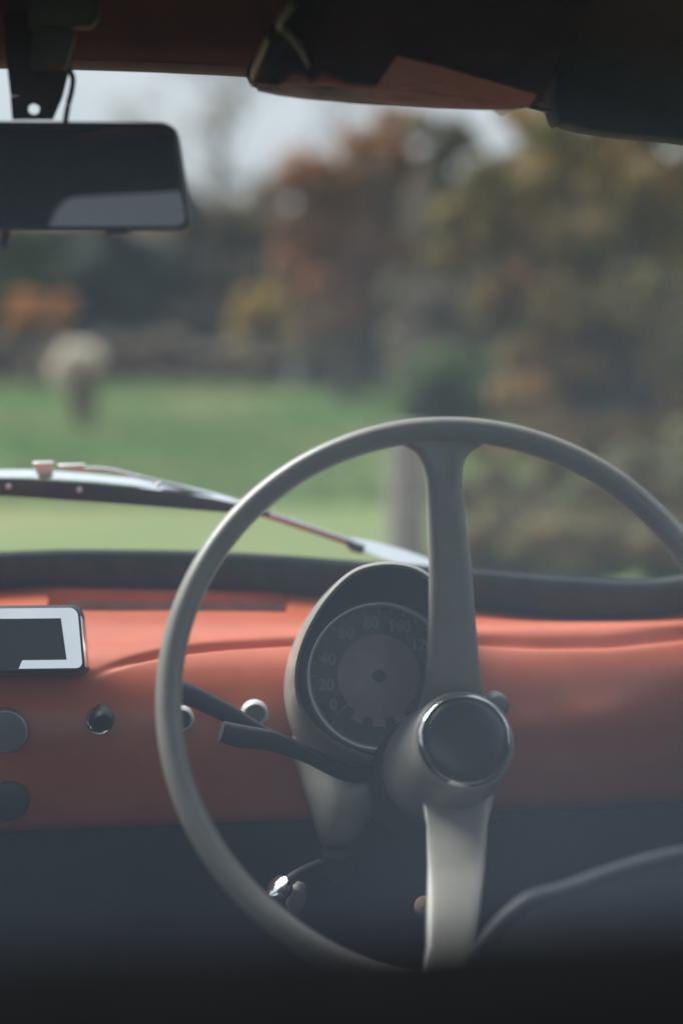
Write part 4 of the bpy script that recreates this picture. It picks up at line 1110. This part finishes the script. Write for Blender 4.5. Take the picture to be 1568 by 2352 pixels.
# pale plumed plant on the lawn
def plume():
    rnd = random.Random(3)
    base = B(190, 14.3)
    o = empty('plumed_plant', base)
    tag(o, 'pale cream plumed plant on a pinkish brown stalk standing on the lawn', 'plant')
    k = 14.3 / FPX
    head = [(B(150, 14.3, 850) - Vector(base), 22 * k, 20 * k, 26 * k, 1), (B(200, 14.3, 822) - Vector(base), 27 * k, 24 * k, 28 * k, 1.1), (B(175, 14.3, 818) - Vector(base), 30 * k, 24 * k, 26 * k, 1)]
    v, f = leaves(head, 1000, 0.055, rnd); add('plume_head', v, f, L_CREAM, o, smooth=False)
    st = [tube([Vector((rnd.uniform(-.05, .06), rnd.uniform(-.05, .05), -.02)), Vector((rnd.uniform(-.06, .07), rnd.uniform(-.05, .05), .25)), Vector((rnd.uniform(-.09, .09), rnd.uniform(-.06, .06), .52))], [.018, .016, .010], 6, sub=2) for _ in range(16)]
    v, f = join(*st); add('stalk', v, f, L_STALK, o)
    c = [(Vector((0, 0, .22)), 26 * k, 20 * k, .2, 1)]
    v, f = leaves(c, 500, 0.05, rnd); add('foliage', v, f, L_STALK, o, smooth=False)
plume()
# wooden post on the near lawn
def post():
    base = B(938, 6.2)
    o = empty('wooden_post', base)
    tag(o, 'weathered grey wooden post on the lawn just left of the upper wheel spoke', 'post')
    k = 6.2 / FPX
    rnd = random.Random(8); rings = []
    for z in (-0.05, 0.1, 0.25, 0.4, 0.5, 0.54, 0.555):
        r = 50 * k * (1 - 0.08 * z) * (0.85 if z > 0.55 else 1)
        rings.append([Vector((r * math.cos(a) * (1 + .06 * rnd.uniform(-1, 1)), r * math.sin(a) * (1 + .06 * rnd.uniform(-1, 1)), z)) for a in [2 * math.pi * j / 14 for j in range(14)]])
    v, f = loft(rings); add('shaft', v, f, POST, o, angle=50)
    cap = [[Vector((p.x * 1.03, p.y * 1.03, z)) for p in rings[4]] for z in (0.5555, 0.572)]
    v, f = loft(cap); add('cap', v, f, POST, o, angle=50)
post()
# small pale stump by the treeline
def stump():
    base = B(690, 20.0)
    o = empty('pale_stump', base); tag(o, 'small pale upright stump at the far edge of the lawn', 'stump')
    rnd = random.Random(9)
    rings = [[Vector((r * math.cos(a) * rnd.uniform(.9, 1.1), r * math.sin(a) * rnd.uniform(.9, 1.1), z)) for a in [2 * math.pi * j / 12 for j in range(12)]] for z, r in ((-.03, .16), (.1, .12), (.3, .10), (.46, .10), (.5, .08))]
    v, f = loft(rings); add('bole', v, f, BARKG, o, angle=50)
    v, f = lathe(Vector((0, 0, .5)), Vector((0, 0, 1)), [(0, .075), (.01, .07), (.012, .001)], 12); add('cut_top', v, f, L_STALK, o)
stump()
# trees behind the camera, seen only in mirrors and glass
for i, (x, y) in enumerate(((-7, -16), (1.5, -19), (9, -15))):
    c = Vector((x, y, 0))
    tree('tree_behind', ['dark tree standing behind the car to the left', 'dark tree standing straight behind the car', 'dark tree standing behind the car to the right'][i], 'tree', c,
         [(c + Vector((0, 0, 2.6)), 2.4, 2, 1.6, 1), (c + Vector((1.2, 0, 1.6)), 1.8, 1.6, 1.3, 1), (c + Vector((-1.2, 0, 1.5)), 1.8, 1.6, 1.3, 1)], 2400, 0.22, [L_DARK, L_BROWN, L_GREEN][i], 70 + i, r0=0.16, group='trees behind the car')
# grass blades on the lawn
def grass():
    rnd = random.Random(2); V, Fc = [], []
    for _ in range(26000):
        d = 8.5 + 13.5 * rnd.random() ** 1.2
        p = B(rnd.uniform(-300, 1500), d)
        h = rnd.uniform(0.03, 0.08); a = rnd.uniform(0, 6.28); w = 0.006 + d * 0.0004
        u = Vector((math.cos(a), math.sin(a), 0)); lean = Vector((rnd.gauss(0, .35), rnd.gauss(0, .35), 1)) * h
        k = len(V); V += [p - u * w, p + u * w, p + lean]; Fc.append((k, k + 1, k + 2))
    o = add('grass', V, Fc, L_GRASS, None, smooth=False)
    tag(o, 'short green grass blades of the lawn', 'grass', kind='stuff')
grass()

# labels on the car's parts that look different from the rest of it
for o_, lab in ((wheel, 'warm grey two-spoke steering wheel with black horn button'), (dash, 'coral red painted metal dashboard with pressed crease and switches'), (ash, 'dark ashtray with bright chrome frame on the dashboard'), (nac, 'grey hooded speedometer housing behind the steering wheel'), (wiper, 'bright metal windscreen wiper lying across the lower screen'), (mirror, 'black framed rear-view mirror reflecting the rear window edge'), (br, 'brownish red tapered mirror bracket with a round hole'), (vis, 'torn black sun visor with red padding showing and tape patch'), (seat_o, 'dark slate seat back with pale piping at lower right'), (rwin, 'dusty rear window with painted-in haze, in a thick black rubber seal')):
    o_['label'] = lab
